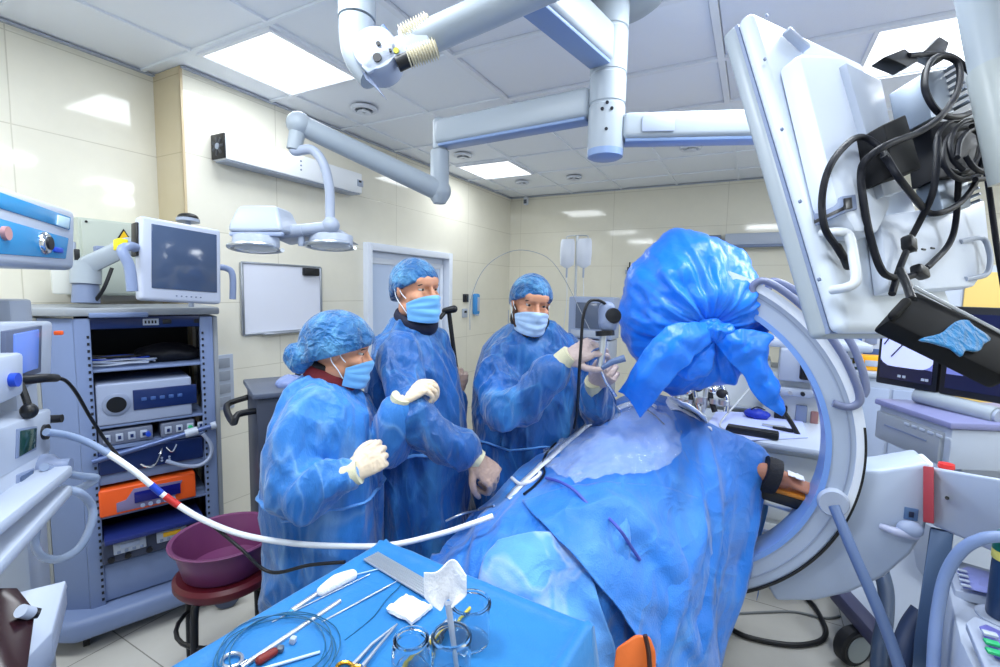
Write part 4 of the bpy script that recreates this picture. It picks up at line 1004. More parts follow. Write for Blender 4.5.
# ---- surgeon at the back, holding the scope
hc = P(531, 303, 2.05); face = Vector((.66, -.74, 0))
F3 = hframe(face, -9, -5)
bx = Vector((hc.x-.03, hc.y+.06, 0)); lat = Vector((.86, .5, 0))
rings = [(z(.35), .25, .21), (z(.6), .255, .22), (z(.85), .255, .22), (z(1.02), .25, .215), (z(1.16), .24, .2), (z(1.27), .235, .175), (z(1.38), .215, .15), (z(1.45), .17, .12), (z(1.5), .11, .1), (z(1.52), .08, .08)]
arms = [dict(sh=P(497, 368, 2.05), el=P(508, 410, 1.86), wr=P(566, 358, 1.74), r=(.092, .092, .06), hand=(V3(.62, .3, .32), V3(.1, -.75, .6), 1, dict(curl=(38, 42, 46, 50), k=1.08, tcurl=25))),
        dict(sh=P(578, 364, 2.2), el=P(600, 420, 2.12), wr=P(594, 384, 1.9), r=(.088, .085, .06), hand=(V3(.45, -.35, .4), V3(.35, -.9, .1), -1, dict(curl=(78, 80, 82, 84), k=1.08, tcurl=30, tout=.4)))]
person('person', 'person in blue gown with dark beard, holding a scope in both gloved hands', (bx.x, bx.y, 0), hc, F3, lat, rings, arms, None, gown_d, dict(seed=5, rx=.092, ry=.112), mask_w, glove3, mat('black_collar', (16, 18, 24), .7), neck=z(1.52, .005, -.02), foot_dir=face, hip=z(.9), beard=True, seed=8, crum=.026)
# ---- woman in profile, nearest on the left
hc = P(340, 350, 1.62); face = Vector((.74, .67, 0))
FW = hframe(face, -10, 0)
bx = Vector((P(322, 420, 1.64).x, P(322, 420, 1.64).y, 0)); lat = Vector((.67, -.74, 0))
rings = [(z(.2, .0), .17, .19), (z(.42, .0), .18, .2), (z(.7), .18, .195), (z(.88), .185, .2), (z(1.0), .185, .2), (z(1.1), .185, .185), (z(1.2), .18, .165), (z(1.27), .15, .135), (z(1.32), .1, .105), (z(1.345), .075, .075)]
arms = [dict(sh=P(303, 425, 1.5), el=P(292, 492, 1.42), wr=P(352, 474, 1.42), r=(.08, .088, .066), hand=(P(384, 452, 1.46)-P(352, 474, 1.42), V3(.55, -.75, .3), -1, dict(curl=(62, 68, 72, 74), k=1.02, tcurl=25, tout=.4))),
        dict(sh=P(358, 424, 1.74), el=P(384, 446, 1.66), wr=P(400, 402, 1.6), r=(.08, .078, .056), hand=(P(425, 385, 1.62)-P(400, 402, 1.6), V3(-.1, -.5, .8), -1, dict(curl=(40, 52, 60, 66), k=1.0, tcurl=25)))]
tw, HW = person('person', 'person in pale blue gown and bouffant cap seen in profile beside the instrument table', (bx.x, bx.y, 0), hc, FW, lat, rings, arms, None, gown_m, dict(seed=2, rx=.104, ry=.132, rz=.124, zf=.045, zb=-.07), mask_m, glove2, mat('maroon_scrubs', (112, 24, 34), .7), collar2=mat('black_collar2', (18, 16, 20), .7), neck=z(1.345, .02, .015), foot_dir=face, hip=z(.85), seed=12, hk=.95)
m = MB(); HW.ell(m, (0, -.13, -.05), (.055, .055, .055)); HW.ell(m, (0, -.1, -.03), (.06, .05, .06))
link(crumple(remesh(m, .005, 4), .01, 14), 'cap_bun', cap_m, [c for c in tw.children if c.name.startswith('surgical_cap')][0], sharp=0)
# ================================================================ PATIENT, DRAPES, TABLES
drape_m = cloth_mat('drape_fabric', (22, 114, 208), .5, 3.2, .9, .08, .25, (1, .7, 1), light=(104, 176, 240), lf=.45, vscale=3)
drape_l = cloth_mat('pale_drape_fabric', (84, 154, 230), .55, 4, .5, .14, .3, (1, 1, 1), light=(212, 226, 246), lf=.9, vscale=5)
film_m = mat('clear_film', (214, 230, 255), .06, trans=.0, alpha=.17, spec=1., bump=(16, 1.6)); 
def surf(rows, nu, nv):
    """smooth sheet through a net of points"""
    A = [spline(r, nu) for r in rows]; k = len(A[0]); cols = [spline([a[j] for a in A], nv) for j in range(k)]
    return [[cols[j][i] for j in range(k)] for i in range(len(cols[0]))]
def drop(p, z, out=0., toward=None):
    q = Vector(p); 
    if toward is not None: q = q+toward*out
    q.z = z; return q
# operating table below the drape
tc_ = Vector((-.36, 1.75, 0))
t = thing('operating_table', 'operating table under the blue patient drapes, mostly hidden', 'operating table', tc_)
MB().box((0, .38, .7), (.44, 1.2, .08), bev=.03).build('top', rubber, t, local=True)
MB().box((0, .2, .4), (.22, .3, .58), bev=.03).build('pillar', steel, t, local=True)
MB().box((0, .3, .06), (.5, .9, .1), bev=.03).build('base', white2, t, local=True)
# the patient
t = thing('patient', 'patient lying under the blue drape, one bare arm out on the padded arm board', 'person', (tc_.x, tc_.y, .78))
b = MB()
b.limb([V3(-.38, 2.75, .86), V3(-.4, 2.45, .88), V3(-.4, 2.1, .88), V3(-.38, 1.8, .87)], [.08, .12, .12, .11], 18, 5)
b.ell(V3(-.36, 2.98, .88), (.08, .1, .11)); b.limb([V3(-.37, 2.85, .87), V3(-.37, 2.7, .87)], [.06, .07], 12, 2)
for s in (-1, 1): b.limb([V3(-.37+s*.1, 1.8, .84), V3(-.38+s*.1, 1.5, .76), V3(-.38+s*.1, 1.38, .5)], [.07, .055, .04], 14, 5)
aw, ah = P(762, 472, 2.02), P(786, 480, 1.98)
b.limb([V3(-.24, 2.4, .9), V3(-.12, 2.2, .88), P(735, 472, 2.12), aw, ah], [.07, .055, .048, .042, .033], 14, 6)
hd = (P(812, 490, 1.94)-ah); hm_ = hand(ah+hd*.1, hd, V3(-.1, -.25, .95), -1, curl=(22, 24, 26, 30), k=.95, spread=.12, tout=.5)
me_h = hm_.mesh('h'); b.bm.from_mesh(me_h); bpy.data.meshes.remove(me_h)
me = remesh(b, .0048, 3); link(me, 'body', mat('patient_skin', (190, 128, 100), .45, subs=.1, vary=(24, .07)), t, sharp=0)
MB().tube([P(763, 473, 2.02), P(767, 474.5, 2.015), P(773, 476, 2.0), P(777, 477.5, 1.995)], lambda u: .078-.004*u, 24).build('arm_cuff', mat('black_cuff', (20, 22, 32), .7, bump=(120, .3)), t)
gz = mat('gauze', (240, 242, 248), .8, bump=(160, .4))
def scrap(c, u, v, n, w, h, m, name, par, seed=0, amp=.004, th=.003):
    g = []
    for i in range(9):
        r = []
        for j in range(9):
            a, b_ = i/8-.5, j/8-.5; k = amp*noise.noise(Vector((a*4+seed, b_*4, seed*.7)))*2
            r.append(Vector(c)+u*(a*w*(1+.04*noise.noise(Vector((b_*3+seed, 1, 2)))))+v*(b_*h*(1+.04*noise.noise(Vector((a*3, seed, 5)))))+n*(abs(k)+.001))
        g.append(r)
    mb = MB(); mb.grid(g, th)
    return mb.build(name, m, par, sharp=50)
uu = hd.normalized(); vv = V3(0, 0, 1).cross(uu).normalized(); nn2 = uu.cross(vv)
scrap(lerp(ah, P(812, 490, 1.94), .35)+V3(0, -.0, .03), uu, vv, nn2 if nn2.z > 0 else -nn2, .06, .06, gz, 'cannula_dressing', t, 3)
t2 = thing('arm_board', 'black padded arm board with an orange top edge under the bare arm', 'arm board', P(790, 497, 2.0))
q0, q1 = P(735, 478, 2.12), P(817, 502, 1.96)
F = frame(q1-q0); mid = (q0+q1)/2
MB().box(mid+V3(0, 0, -.012), (.13, (q1-q0).length, .05), F, bev=.012).build('pad', black, t2)
MB().box(mid+V3(0, 0, .02), (.135, (q1-q0).length, .018), F, bev=.006).build('orange_liner', mat('liner_orange', (210, 128, 40), .5), t2)
MB().box(mid+V3(-.02, 0, -.06), (.03, (q1-q0).length*1.1, .025), F, bev=.005).build('rail', steel, t2)
# main drape
RO = [
 # far side, behind the patient's back
 [P(470, 560, 2.2), P(520, 500, 2.35), P(560, 470, 2.45), P(610, 440, 2.5), P(650, 430, 2.5), P(690, 440, 2.45), P(730, 470, 2.4), P(760, 520, 2.35), P(755, 600, 2.3)],
 [P(468, 545, 2.0), P(515, 483, 2.1), P(552, 447, 2.2), P(603, 408, 2.28), P(640, 396, 2.3), P(676, 401, 2.28), P(708, 425, 2.22), P(752, 449, 2.16), P(772, 472, 2.14)],
 [P(455, 545, 1.85), P(506, 484, 1.86), P(546, 452, 1.92), P(600, 425, 1.98), P(640, 417, 2.0), P(680, 420, 2.02), P(716, 436, 2.04), P(752, 453, 2.04), P(770, 474, 2.05)],
 [P(440, 555, 1.7), P(485, 510, 1.68), P(536, 482, 1.68), P(590, 463, 1.72), P(640, 456, 1.76), P(684, 462, 1.8), P(722, 482, 1.88), P(750, 508, 1.94), P(757, 533, 1.98)],
 [P(430, 568, 1.56), P(470, 532, 1.5), P(524, 512, 1.48), P(582, 502, 1.5), P(636, 503, 1.54), P(684, 516, 1.62), P(718, 540, 1.72), P(736, 575, 1.82), P(738, 600, 1.88)],
 [P(425, 600, 1.5), P(462, 560, 1.42), P(516, 548, 1.36), P(576, 546, 1.36), P(632, 558, 1.4), P(678, 580, 1.48), P(704, 606, 1.58), P(718, 640, 1.68), P(720, 670, 1.74)],
 [P(420, 640, 1.44), P(460, 610, 1.36), P(512, 602, 1.3), P(570, 604, 1.29), P(625, 622, 1.32), P(670, 648, 1.4), P(696, 676, 1.48), P(708, 708, 1.56), P(711, 740, 1.62)],
 [P(415, 720, 1.4), P(458, 690, 1.32), P(508, 680, 1.27), P(565, 690, 1.26), P(618, 712, 1.28), P(663, 740, 1.34), P(698, 770, 1.42), P(712, 790, 1.5), P(715, 820, 1.56)],
 [P(412, 800, 1.38), P(455, 790, 1.31), P(505, 800, 1.26), P(560, 810, 1.25), P(612, 830, 1.27), P(657, 850, 1.32), P(692, 870, 1.4), P(718, 880, 1.48), P(722, 890, 1.54)]]
dr = thing('patient_drape', 'large blue surgical drape covering the patient and the operating table', 'drape', (-.4, 1.6, 0))
G = surf(RO, 12, 12)
mb = MB(); mb.grid(G)
me = mb.mesh('d')
nr_, nc_ = len(G), len(G[0]); me.update()
nrm_ = [v.normal.copy() for v in me.vertices]
for q_, v in enumerate(me.vertices):      # long folds that run down from the raised middle of the body
    i_, j_ = divmod(q_, nc_); u_, w_ = j_/(nc_-1), i_/(nr_-1)
    k_ = min(1, max(0, (w_-.12)/.4))
    s_ = fold_noise(Vector((u_*6.5+w_*1.5, w_*1.3, 2.)), 1.)+.45*fold_noise(Vector((u_*15-w_*2, w_*1.8, 7.)), 1.)
    v.co += nrm_[q_]*((.034*k_+.006)*(s_-.6)*(1 if nrm_[q_].dot(EYE-v.co) > 0 else -1))
me.update()
crumple(me, .016, 3.6, (1.3, .5, .8), .008, 4)
o = link(me, 'main_sheet', drape_m, dr, sharp=0)
sd = o.modifiers.new('thick', 'SOLIDIFY'); sd.thickness = .003; sd.offset = -1
def on_drape(px, py, lift=.006):
    """point of the drape seen at a pixel, lifted a little off the cloth"""
    best = None
    d = ray(px, py)
    hit = DBVH.ray_cast(EYE, d.normalized())
    if hit[0] is None: return P(px, py, 1.6)
    return hit[0]-d.normalized()*lift
from mathutils.bvhtree import BVHTree
T_ = ROOT[dr.name]
DBVH = BVHTree.FromPolygons([T_@v.co for v in o.data.vertices], [tuple(p.vertices) for p in o.data.polygons])
def sheet_on(name, m, rows, par, nu=8, nv=8, lift=.012, thick=.003, crum=0., seed=1, amp_lift=None):
    R = [[on_drape(*p[:2], p[2] if len(p) > 2 else lift) for p in r] for r in rows]
    mb = MB(); mb.grid(surf(R, nu, nv)); me = mb.mesh(name)
    if crum: crumple(me, crum, 7, (1, 1, 1), crum*.6, seed)
    q = link(me, name, m, par, sharp=0)
    s_ = q.modifiers.new('thick', 'SOLIDIFY'); s_.thickness = thick; s_.offset = 1
    return q
# overlapping upper sheet with its free edge over a darker gap
sheet_on('upper_sheet', drape_m, [
 [(522, 500, .02), (560, 488, .02), (610, 482, .02), (660, 486, .02), (706, 500, .02)],
 [(530, 510, .03), (572, 508, .03), (622, 510, .025), (668, 520, .02), (712, 540, .02)],
 [(560, 540, .05), (600, 548, .04), (644, 556, .03), (682, 570, .02), (716, 590, .02)],
 [(594, 578, .06), (626, 592, .045), (662, 604, .03), (692, 618, .02), (718, 635, .02)],
 [(622, 612, .07), (650, 632, .05), (678, 645, .03), (700, 655, .02), (722, 668, .02)],
 [(648, 655, .08), (668, 675, .05), (690, 690, .03), (706, 700, .02), (722, 710, .02)]], dr, crum=.006, seed=5)
sheet_on('pale_sheet', drape_l, [
 [(498, 540, .02), (522, 534, .03), (548, 532, .03), (576, 540, .02)],
 [(484, 560, .02), (520, 556, .045), (554, 558, .045), (588, 566, .03)],
 [(478, 590, .03), (524, 592, .06), (564, 598, .06), (600, 604, .035)],
 [(490, 620, .03), (536, 630, .06), (578, 638, .065), (612, 640, .045)],
 [(510, 655, .03), (552, 670, .06), (594, 690, .065), (624, 690, .05)]], dr, crum=.005, seed=2)
sheet_on('clear_film', film_m, [
 [(548, 452), (570, 432), (595, 414), (622, 404), (650, 402), (672, 408)],
 [(540, 458), (570, 448), (600, 432), (630, 422), (660, 420), (684, 428)],
 [(548, 468), (578, 466), (606, 454), (636, 448), (664, 448), (682, 448)],
 [(575, 482), (592, 480), (612, 474), (636, 472), (656, 470), (672, 462)]], dr, lift=.042, thick=.0008, crum=.024, seed=9)
sheet_on('film_border', mat('film_edge_white', (232, 240, 252), .3), [
 [(506, 497), (516, 486), (532, 471), (552, 452), (578, 430), (606, 411), (630, 402), (646, 400)],
 [(510, 500), (520, 489), (536, 474), (556, 455), (581, 433), (608, 414.5), (631, 406), (646, 404)]], dr, lift=.014, thick=.002, crum=.003)
sheet_on('white_towel', mat('towel_white', (232, 238, 250), .75, bump=(120, .3)), [
 [(648, 396), (668, 397), (690, 404), (706, 416)], [(650, 402), (672, 404), (692, 411), (708, 423)], [(655, 408), (676, 410), (694, 417), (712, 431)]], dr, lift=.01, crum=.006)
# orange leg support below the sheet edge
t = thing('leg_support', 'orange padded leg support showing under the near edge of the drape', 'leg support', P(634, 680, 1.15))
q = MB(); q.prism([P(616, 648, 1.2), P(636, 634, 1.22), P(650, 636, 1.22), P(656, 652, 1.21), P(656, 720, 1.18), P(608, 720, 1.18)], ray(636, 670).normalized()*.03, bev=.008, seg=3); q.build('pad', mat('orange_pad', (214, 104, 42), .45, bump=(20, .3)), t)
MB().tube([P(645, 635, 1.21), P(649, 655, 1.2), P(650, 690, 1.18), P(650, 720, 1.175)], .006, 8, sm=4).build('dark_strap', mat('strap_brown', (60, 34, 26), .5), t)
# cables on the drape
def lead(name, label, cat, pix, r, m, lift=.012, n=10):
    pts = [on_drape(x, y, lift) for x, y in pix]
    o = MB().tube(pts, r, n, sm=8).build(name, m, None); return tag(origin(o, pts[0]), label, cat)
lead('scope_cable', 'black cable lying on the drape between the white film edge and the resting hand', 'cable', [(524, 494), (534, 486), (544, 474), (543, 464), (546, 454), (556, 443), (570, 432)], .0045, black, .02)
lead('drape_cord', 'purple grey cord running down the middle of the blue drape', 'cord', [(546, 478), (560, 482), (574, 490), (590, 506), (606, 516), (620, 530), (632, 548), (640, 560)], .005, mat('cord_violet', (70, 84, 176), .5), .045)
lead('dark_line', 'short dark lead on the clear film near the top of the drape', 'cable', [(630, 398), (640, 405), (652, 413), (664, 424)], .003, black, .012)
lead('gauze_roll', 'twisted white gauze strip on the drape beside the resting gloved hand', 'gauze', [(512, 478), (520, 484), (530, 482), (540, 474), (536, 470)], .007, gz, .012)
lead('clamp_forceps', 'thin steel forceps lying on the drape by the white tube end', 'forceps', [(446, 521), (462, 514), (478, 510), (494, 506)], .004, steel, .012)
# ---------------------------------------------------------------- instrument table
TZ = .93
a0 = atz(383, 546, TZ); a1 = atz(180, 652, TZ); a2 = atz(552, 616, TZ)
itx = (a2-a0).normalized(); ity = V3(0, 0, 1).cross(itx); itx.z = 0
it = thing('instrument_table', 'instrument table covered with a bright blue drape, its raised rim towards the picture bottom', 'table', (a0.x, a0.y, 0), yawdir(itx))
TW, TD = .6, 1.0       # x to the right, y negative towards the camera end
tdrape = cloth_mat('table_drape', (26, 118, 186), .5, 4, .3, .05, .2, (1, 1, 1))
xs = [-.03, -.028, -.024, -.012, 0, .012, .022]+[.022+(TW-.044)*k/30 for k in range(1, 30)]+[TW-.022, TW-.012, TW, TW+.012, TW+.03, TW+.05, TW+.06]
ys = [.034, .03, .024, .012, 0, -.012, -.022]+[-.022-(TD-.044)*k/40 for k in range(1, 40)]+[-TD+.022, -TD+.012, -TD, -TD-.012, -TD-.024, -TD-.03, -TD-.034]
def tzf(i, n):
    e = min(i, n-1-i); return (None, -.33, -.1, .004, .012, .006, 0)[e] if 0 < e < 7 else (-.62 if e == 0 else 0)
g = []
for j, y in enumerate(ys):
    r = []
    for i, x in enumerate(xs):
        zi, zj = tzf(i, len(xs)), tzf(j, len(ys)); z = TZ+(min(zi, zj) if min(zi, zj) < 0 else max(zi, zj))
        w = noise.noise(Vector((x*5, y*5, 3)))*.004+.006*max(0, fold_noise(Vector((x*2.2+3, y*2.2, 1)), 1.4)-.75)
        if min(zi, zj) < -.05: w = 0; x2 = x+.03*math.sin(y*23)*(-min(zi, zj)); y2 = y+.03*math.sin(x*25)*(-min(zi, zj))
        else: x2, y2 = x, y
        r.append(Vector((x2, y2, z+w)))
    g.append(r)
L(MB().grid(g, .003), 'table_drape', tdrape, it, sharp=60)
for x in (.05, TW-.05):
    for y in (-.05, -TD+.05): L(MB().cyl((x, y, 0), (x, y, TZ-.03), .014), 'leg', steel, it)
L(MB().box((TW/2, -TD/2, TZ-.022), (TW-.03, TD-.03, .02)), 'tray', steel, it)
def tp(px, py, dz=.006): p = atz(px, py, TZ+dz); return p
def on_table(name, label, cat, parts, group=None):
    """parts: (part name, MB in world, material)"""
    t = thing(name, label, cat, tp(*parts[0][3]) if len(parts[0]) > 3 else (0, 0, TZ), group=group)
    for pr in parts: pr[1].build(pr[0], pr[2], t)
    return t
def rod(p, q, r, z=.008, n=10): return MB().tube([tp(*p, z), tp(*q, z)], r, n)
# steel sheath set: flat bars side by side
A_, B_ = tp(371, 556, .01), tp(432, 592, .01); w_ = (B_-A_).normalized(); sdv = V3(0, 0, 1).cross(w_)
for k in range(7):
    off = sdv*(.006*(k-3)*1.15)
    o = MB().tube([A_+off, B_+off+w_*.0], .0034, 8).build('dilator_rod', steel, None)
    tag(origin(o, A_+off), 'thin straight steel dilator rod in the flat bundle at the far table corner', 'rod', 'steel dilator rods in a flat bundle')
blueh = mat('hub_blue', (30, 110, 210), .3)
on_table('probe', 'steel probe handle wrapped in white gauze with a pale blue tip', 'probe', [
  ('shaft', rod((291, 611), (326, 588), .006), steel, (300, 605)), ('tip', rod((286, 616), (292, 611), .005), mat('tip_pale_blue', (60, 160, 220), .4)),
  ('gauze_wrap', MB().limb([tp(322, 591, .012), tp(336, 582, .016), tp(352, 575, .012)], [.012, .017, .013], 12, 4), gz), ('needle', rod((354, 575), (378, 569), .0016), mat('clear_tube', (190, 215, 240), .2))])
on_table('trocar', 'long thick steel rod lying along the coil of guide wire', 'trocar', [('shaft', rod((246, 664), (340, 601), .0055), steel, (290, 630)), ('end', rod((240, 668), (247, 663), .0075), chrome)])
on_table('puncture_needle', 'thin long needle between the thick steel rod and the gauze-wrapped probe', 'needle', [('shaft', rod((272, 622), (370, 574), .0014), steel, (300, 605))])
on_table('guide_needle', 'thin needle with a fine tip pointing to the gauze square', 'needle', [('shaft', rod((322, 622), (390, 585), .0022), steel, (350, 605)), ('tip', rod((390, 585), (402, 578), .001), steel)])
on_table('gauze_square', 'folded white gauze square on the instrument table', 'gauze', [('cloth', MB(), gz, (409, 607))])
gzo = [o for o in bpy.data.objects if o.name.startswith('cloth') and o.parent and o.parent.name.startswith('gauze_square')][0]
rt = gzo.parent; bpy.data.objects.remove(gzo)
e1_ = (tp(408, 594)-tp(388, 609)); e2_ = (tp(430, 604)-tp(408, 594))
scrap(tp(409, 608, .012), e1_.normalized(), e2_.normalized(), V3(0, 0, 1), e1_.length, e2_.length*1.15, gz, 'cloth', rt, 5, .004, .008)
# coil of guide wire
wire = mat('wire_teal', (24, 92, 130), .3)
cc_ = tp(277, 652, .01); pts = []
for k in range(92):
    a = k*2*PI/22; rr = .115+.012*math.sin(k*.37)-.0006*k*.3
    pts.append(cc_+V3(rr*1.02*math.cos(a), rr*.86*math.sin(a), .002+.004*abs(math.sin(k*.6))+.00004*k))
o = MB().tube(pts, .0013, 6, sm=3).build('guide_wire', wire, None); tag(origin(o, cc_), 'loose round coil of thin teal guide wire on the blue table', 'guide wire')
o = MB().tube([tp(345, 640), tp(372, 618), tp(386, 600), tp(398, 588), tp(404, 578)], .0012, 6, sm=8).build('guide_wire', wire, None); tag(origin(o, tp(380, 610)), 'thin dark curved wire running past the gauze square', 'guide wire')
on_table('red_cap_syringe', 'small connector with a dark red stopper and white clip lying inside the wire coil', 'connector', [('stopper', MB().limb([tp(260, 660, .012), tp(274, 652, .012)], [.009, .008], 12, 3), mat('stopper_red', (120, 36, 32), .4), (268, 655)), ('clip', MB().box(tp(280, 649, .012), (.014, .012, .012), rotm(10, 5, 30), bev=.003), mat('clip_grey', (86, 96, 110), .4)), ('luer', MB().box(tp(293, 640, .012), (.012, .012, .014), rotm(0, 10, 20), bev=.003), white), ('tube', rod((252, 672), (320, 652), .003), mat('clear_tube2', (190, 215, 240), .15))])
o = MB().tube([tp(232, 660, .01)+V3(.02*math.cos(a*PI/8), .016*math.sin(a*PI/8), 0) for a in range(16)], .0035, 8, closed=True, sm=2).build('steel_ring', steel, None); tag(origin(o, tp(232, 660)), 'small steel finger ring at the left end of the instrument table', 'ring')
# scissors with gilt rings
gold = mat('gilt_rings', (214, 164, 60), .25, .9)
def sc_ring(px, py, a=.017):
    c = tp(px, py, .01); return MB().tube([c+V3(a*math.cos(q*PI/10), a*.75*math.sin(q*PI/10), 0) for q in range(20)], .0036, 8, closed=True, sm=2)
on_table('needle_holder', 'steel needle holder with gilt finger rings near the picture bottom', 'needle holder', [
 ('blade', MB().tube([tp(353, 665, .01), tp(372, 644, .011), tp(396, 625, .01)], lambda u: .0045*(1-.6*u), 8), steel, (375, 645)), ('blade', MB().tube([tp(362, 667, .013), tp(377, 648, .013), tp(397, 624, .012)], lambda u: .0045*(1-.6*u), 8), steel), ('ring', sc_ring(345, 668), gold), ('ring', sc_ring(358, 672), gold)])
o = rod((398, 672), (470, 606), .0038, .01).build('yellow_rod', mat('rod_yellow', (226, 196, 60), .4), None); tag(origin(o, tp(430, 640)), 'thin yellow rod lying behind the glass jars', 'rod')
on_table('scissors', 'small steel scissors lying between the glass jars', 'scissors', [('blade', rod((428, 640), (450, 618), .004, .012), steel, (440, 630)), ('blade', rod((438, 640), (452, 622), .004, .014), mat('dark_steel', (60, 70, 90), .3, .8)), ('pivot', MB().cyl(tp(445, 628, .01), tp(445, 628, .018), .005), steel)])
# glass jars
glass = mat('clear_glass', (238, 246, 250), .02, trans=1., ior=1.45)
def jar(px, py, r, h, neck, label):
    c = tp(px, py, .009)
    t = thing('glass_jar', label, 'jar', c, group=None)
    pr = [(.004, 0), (r*.93, 0), (r, .006), (r, h*.62), (r*.97, h*.72), (neck, h*.82), (neck, h*.88), (neck+.003, h*.9), (neck+.003, h*.96), (neck, h), (neck-.003, h), (neck-.003, h*.84), (r*.97-.004, h*.7), (r-.0035, h*.6), (r-.0035, .01), (r*.9, .006), (.004, .006)]
    L(MB().lathe(pr, n=40), 'glass', glass, t)
    return t
jar(411, 672, .036, .07, .03, 'squat clear glass jar, leftmost of the three on the blue table')
j2 = jar(451, 680, .036, .09, .034, 'tall clear glass jar holding the tissue stick, nearest of the three jars')
jar(470, 640, .04, .085, .039, 'clear glass jar at the table edge behind the one holding the tissue stick')
fb = tp(457, 668, .012); ft = P(448, 603, (fb-EYE).dot(FWD)*.985)
t = thing('tissue_stick', 'white stick with a crumpled tissue square at its top standing in the near glass jar', 'tissue stick', fb)
ax = ft-fb
MB().tube([fb, fb+ax*.6, ft], lambda u: lerp(.0045, .0065, u), 14).build('stem', white, t)
g = []
for i in range(17):
    v = i/16; r = []
    for j in range(17):
        u = j/16-.5; wd_ = .074*(1-.75*max(0, 1-v*2.6)**1.3)
        z_ = .02*math.sin(u*PI*1.6+1)+.006*noise.noise(Vector((u*3, v*2, 2)))+.01*(1-v)
        top = .006*math.sin(u*9)*v+.008*(.25-u*u)*v*3
        r.append(ft+RGT*(u*wd_-.003)+UPV*(v*.068-.004+top)+FWD*(z_-.01))
    g.append(r)
MB().grid(g, .002).build('tissue', gz, t, sharp=60)
# the long white tube that sags in front of the woman
t = thing('irrigation_tube', 'long white tube with blue and red bands sagging from pump unit to drape', 'tube', P(95, 444, 1.32))
path = [P(46, 432, 1.2), P(70, 436, 1.27), P(95, 446, 1.32), P(130, 468, 1.36), P(165, 496, 1.4), P(200, 518, 1.42), P(240, 534, 1.43), P(290, 543, 1.43), P(340, 546, 1.44), P(390, 545, 1.46), P(440, 534, 1.47), P(474, 523, 1.45), P(493, 516, 1.46)]
sp_ = spline(path, 10)
MB().tube(sp_[:25], .0095, 12).build('grey_end', mat('tube_grey', (140, 158, 190), .4), t)
MB().tube(sp_[20:], .0088, 12).build('white_tube', mat('tube_white', (242, 246, 252), .35), t)
MB().tube(sp_[36:40], .0096, 12).build('blue_band', bluep, t); MB().tube(sp_[40:45], .0096, 12).build('red_band', red, t)
# ================================================================ C-ARM
CY = 2.2; RO_, RI_ = .73, .61; cc0 = Vector((.395-RO_, CY, 1.05))
carm_w = mat('c_arm_white', (176, 189, 210), .3); carm_s = mat('c_arm_inner_strip', (120, 160, 226), .3); carm_g = mat('c_arm_groove', (232, 238, 248), .25)
violet = mat('violet_grey_handle', (112, 120, 150), .4); hoseb = mat('hose_blue_grey', (92, 112, 150), .4); bump_m = mat('bumper_violet', (70, 72, 104), .5)
t = thing('c_arm', 'big white C shaped X-ray arm curving round the right side of the patient', 'x-ray machine', (.35, CY, 0))
def arc(r0, r1, y0, y1, a0, a1, n=90):
    R = []
    for i in range(n+1):
        a = math.radians(lerp(a0, a1, i/n)); d = Vector((math.cos(a), 0, math.sin(a)))
        R.append([cc0+d*r0+V3(0, y0, 0), cc0+d*r1+V3(0, y0, 0), cc0+d*r1+V3(0, y1, 0), cc0+d*r0+V3(0, y1, 0)])
    return MB().rings(R)
b_ = arc(RI_+.012, RO_, -.07, .07, -108, 84).build('arc', carm_w, t, sharp=30)
m_ = b_.modifiers.new('b', 'BEVEL'); m_.width = .008; m_.segments = 3; m_.limit_method = 'ANGLE'
arc(RI_, RI_+.02, -.078, .078, -108, 84).build('inner_strip', carm_s, t, sharp=30)
arc(RI_+.075, RI_+.08, -.073, -.06, -100, 80).build('groove', mat('groove_grey', (150, 162, 186), .4), t, sharp=30)
arc(RO_-.026, RO_+.006, -.078, -.05, -20, 75).build('track_edge', carm_g, t, sharp=30)
arc(RO_-.002, RO_+.006, -.079, -.06, -100, 10).build('cable_channel', black, t, sharp=30)
def on_y(px, py, Y): return aty(px, py, Y)
for yo, pix in ((2.12, [(752, 298), (753, 286), (764, 281), (785, 292), (815, 318), (840, 350), (855, 380), (860, 398), (856, 405), (846, 407), (833, 403)]), (2.3, [(768, 290), (772, 281), (790, 287), (820, 308), (848, 338), (861, 366), (866, 388), (863, 396)])):
    MB().tube([on_y(x, y, yo) for x, y in pix], .014, 12, sm=6).build('rail_handle', violet, t)
poly = [(858, 470), (880, 470), (905, 466), (930, 462), (932, 500), (926, 532), (912, 555), (885, 578), (850, 594), (815, 602), (776, 602), (762, 577), (800, 555)]
q = MB(); q.prism([on_y(x, y, 2.16) for x, y in poly], (0, .18, 0), bev=.018, seg=3); q.build('carriage_housing', carm_w, t)
q = MB(); q.prism([on_y(x, y, 2.19) for x, y in ((850, 486), (872, 484), (880, 492), (900, 480), (928, 463), (934, 463), (934, 470), (905, 490), (880, 500), (850, 500))], (0, .12, 0), bev=.008); q.build('upper_cover', carm_g, t)
c = on_y(866, 486, 2.2); MB().lathe([(.001, 0), (.022, 0), (.018, .025), (.008, .035), (.001, .036)], base=c, n=18).build('brake_knob', black, t)
c = on_y(833, 502, 2.12); k_ = MB().lathe([(.001, .05), (.046, .05), (.052, .04), (.052, 0), (.001, -.01)], base=c+V3(0, .03, 0), axis=(0, -1, 0), n=36); k_.build('pivot_cap', white, t)
a_, e_ = on_y(880, 526, 2.15), on_y(915, 534, 2.15)
MB().tube([a_, lerp(a_, e_, .5)+V3(0, -.02, 0), e_], lambda u: lerp(.01, .022, u), 14, sm=4).build('brake_lever', mat('lever_lilac', (176, 182, 208), .35), t); MB().ell(on_y(910, 529, 2.14), (.04, .025, .03)).build('lever_hub', paleblue, t)
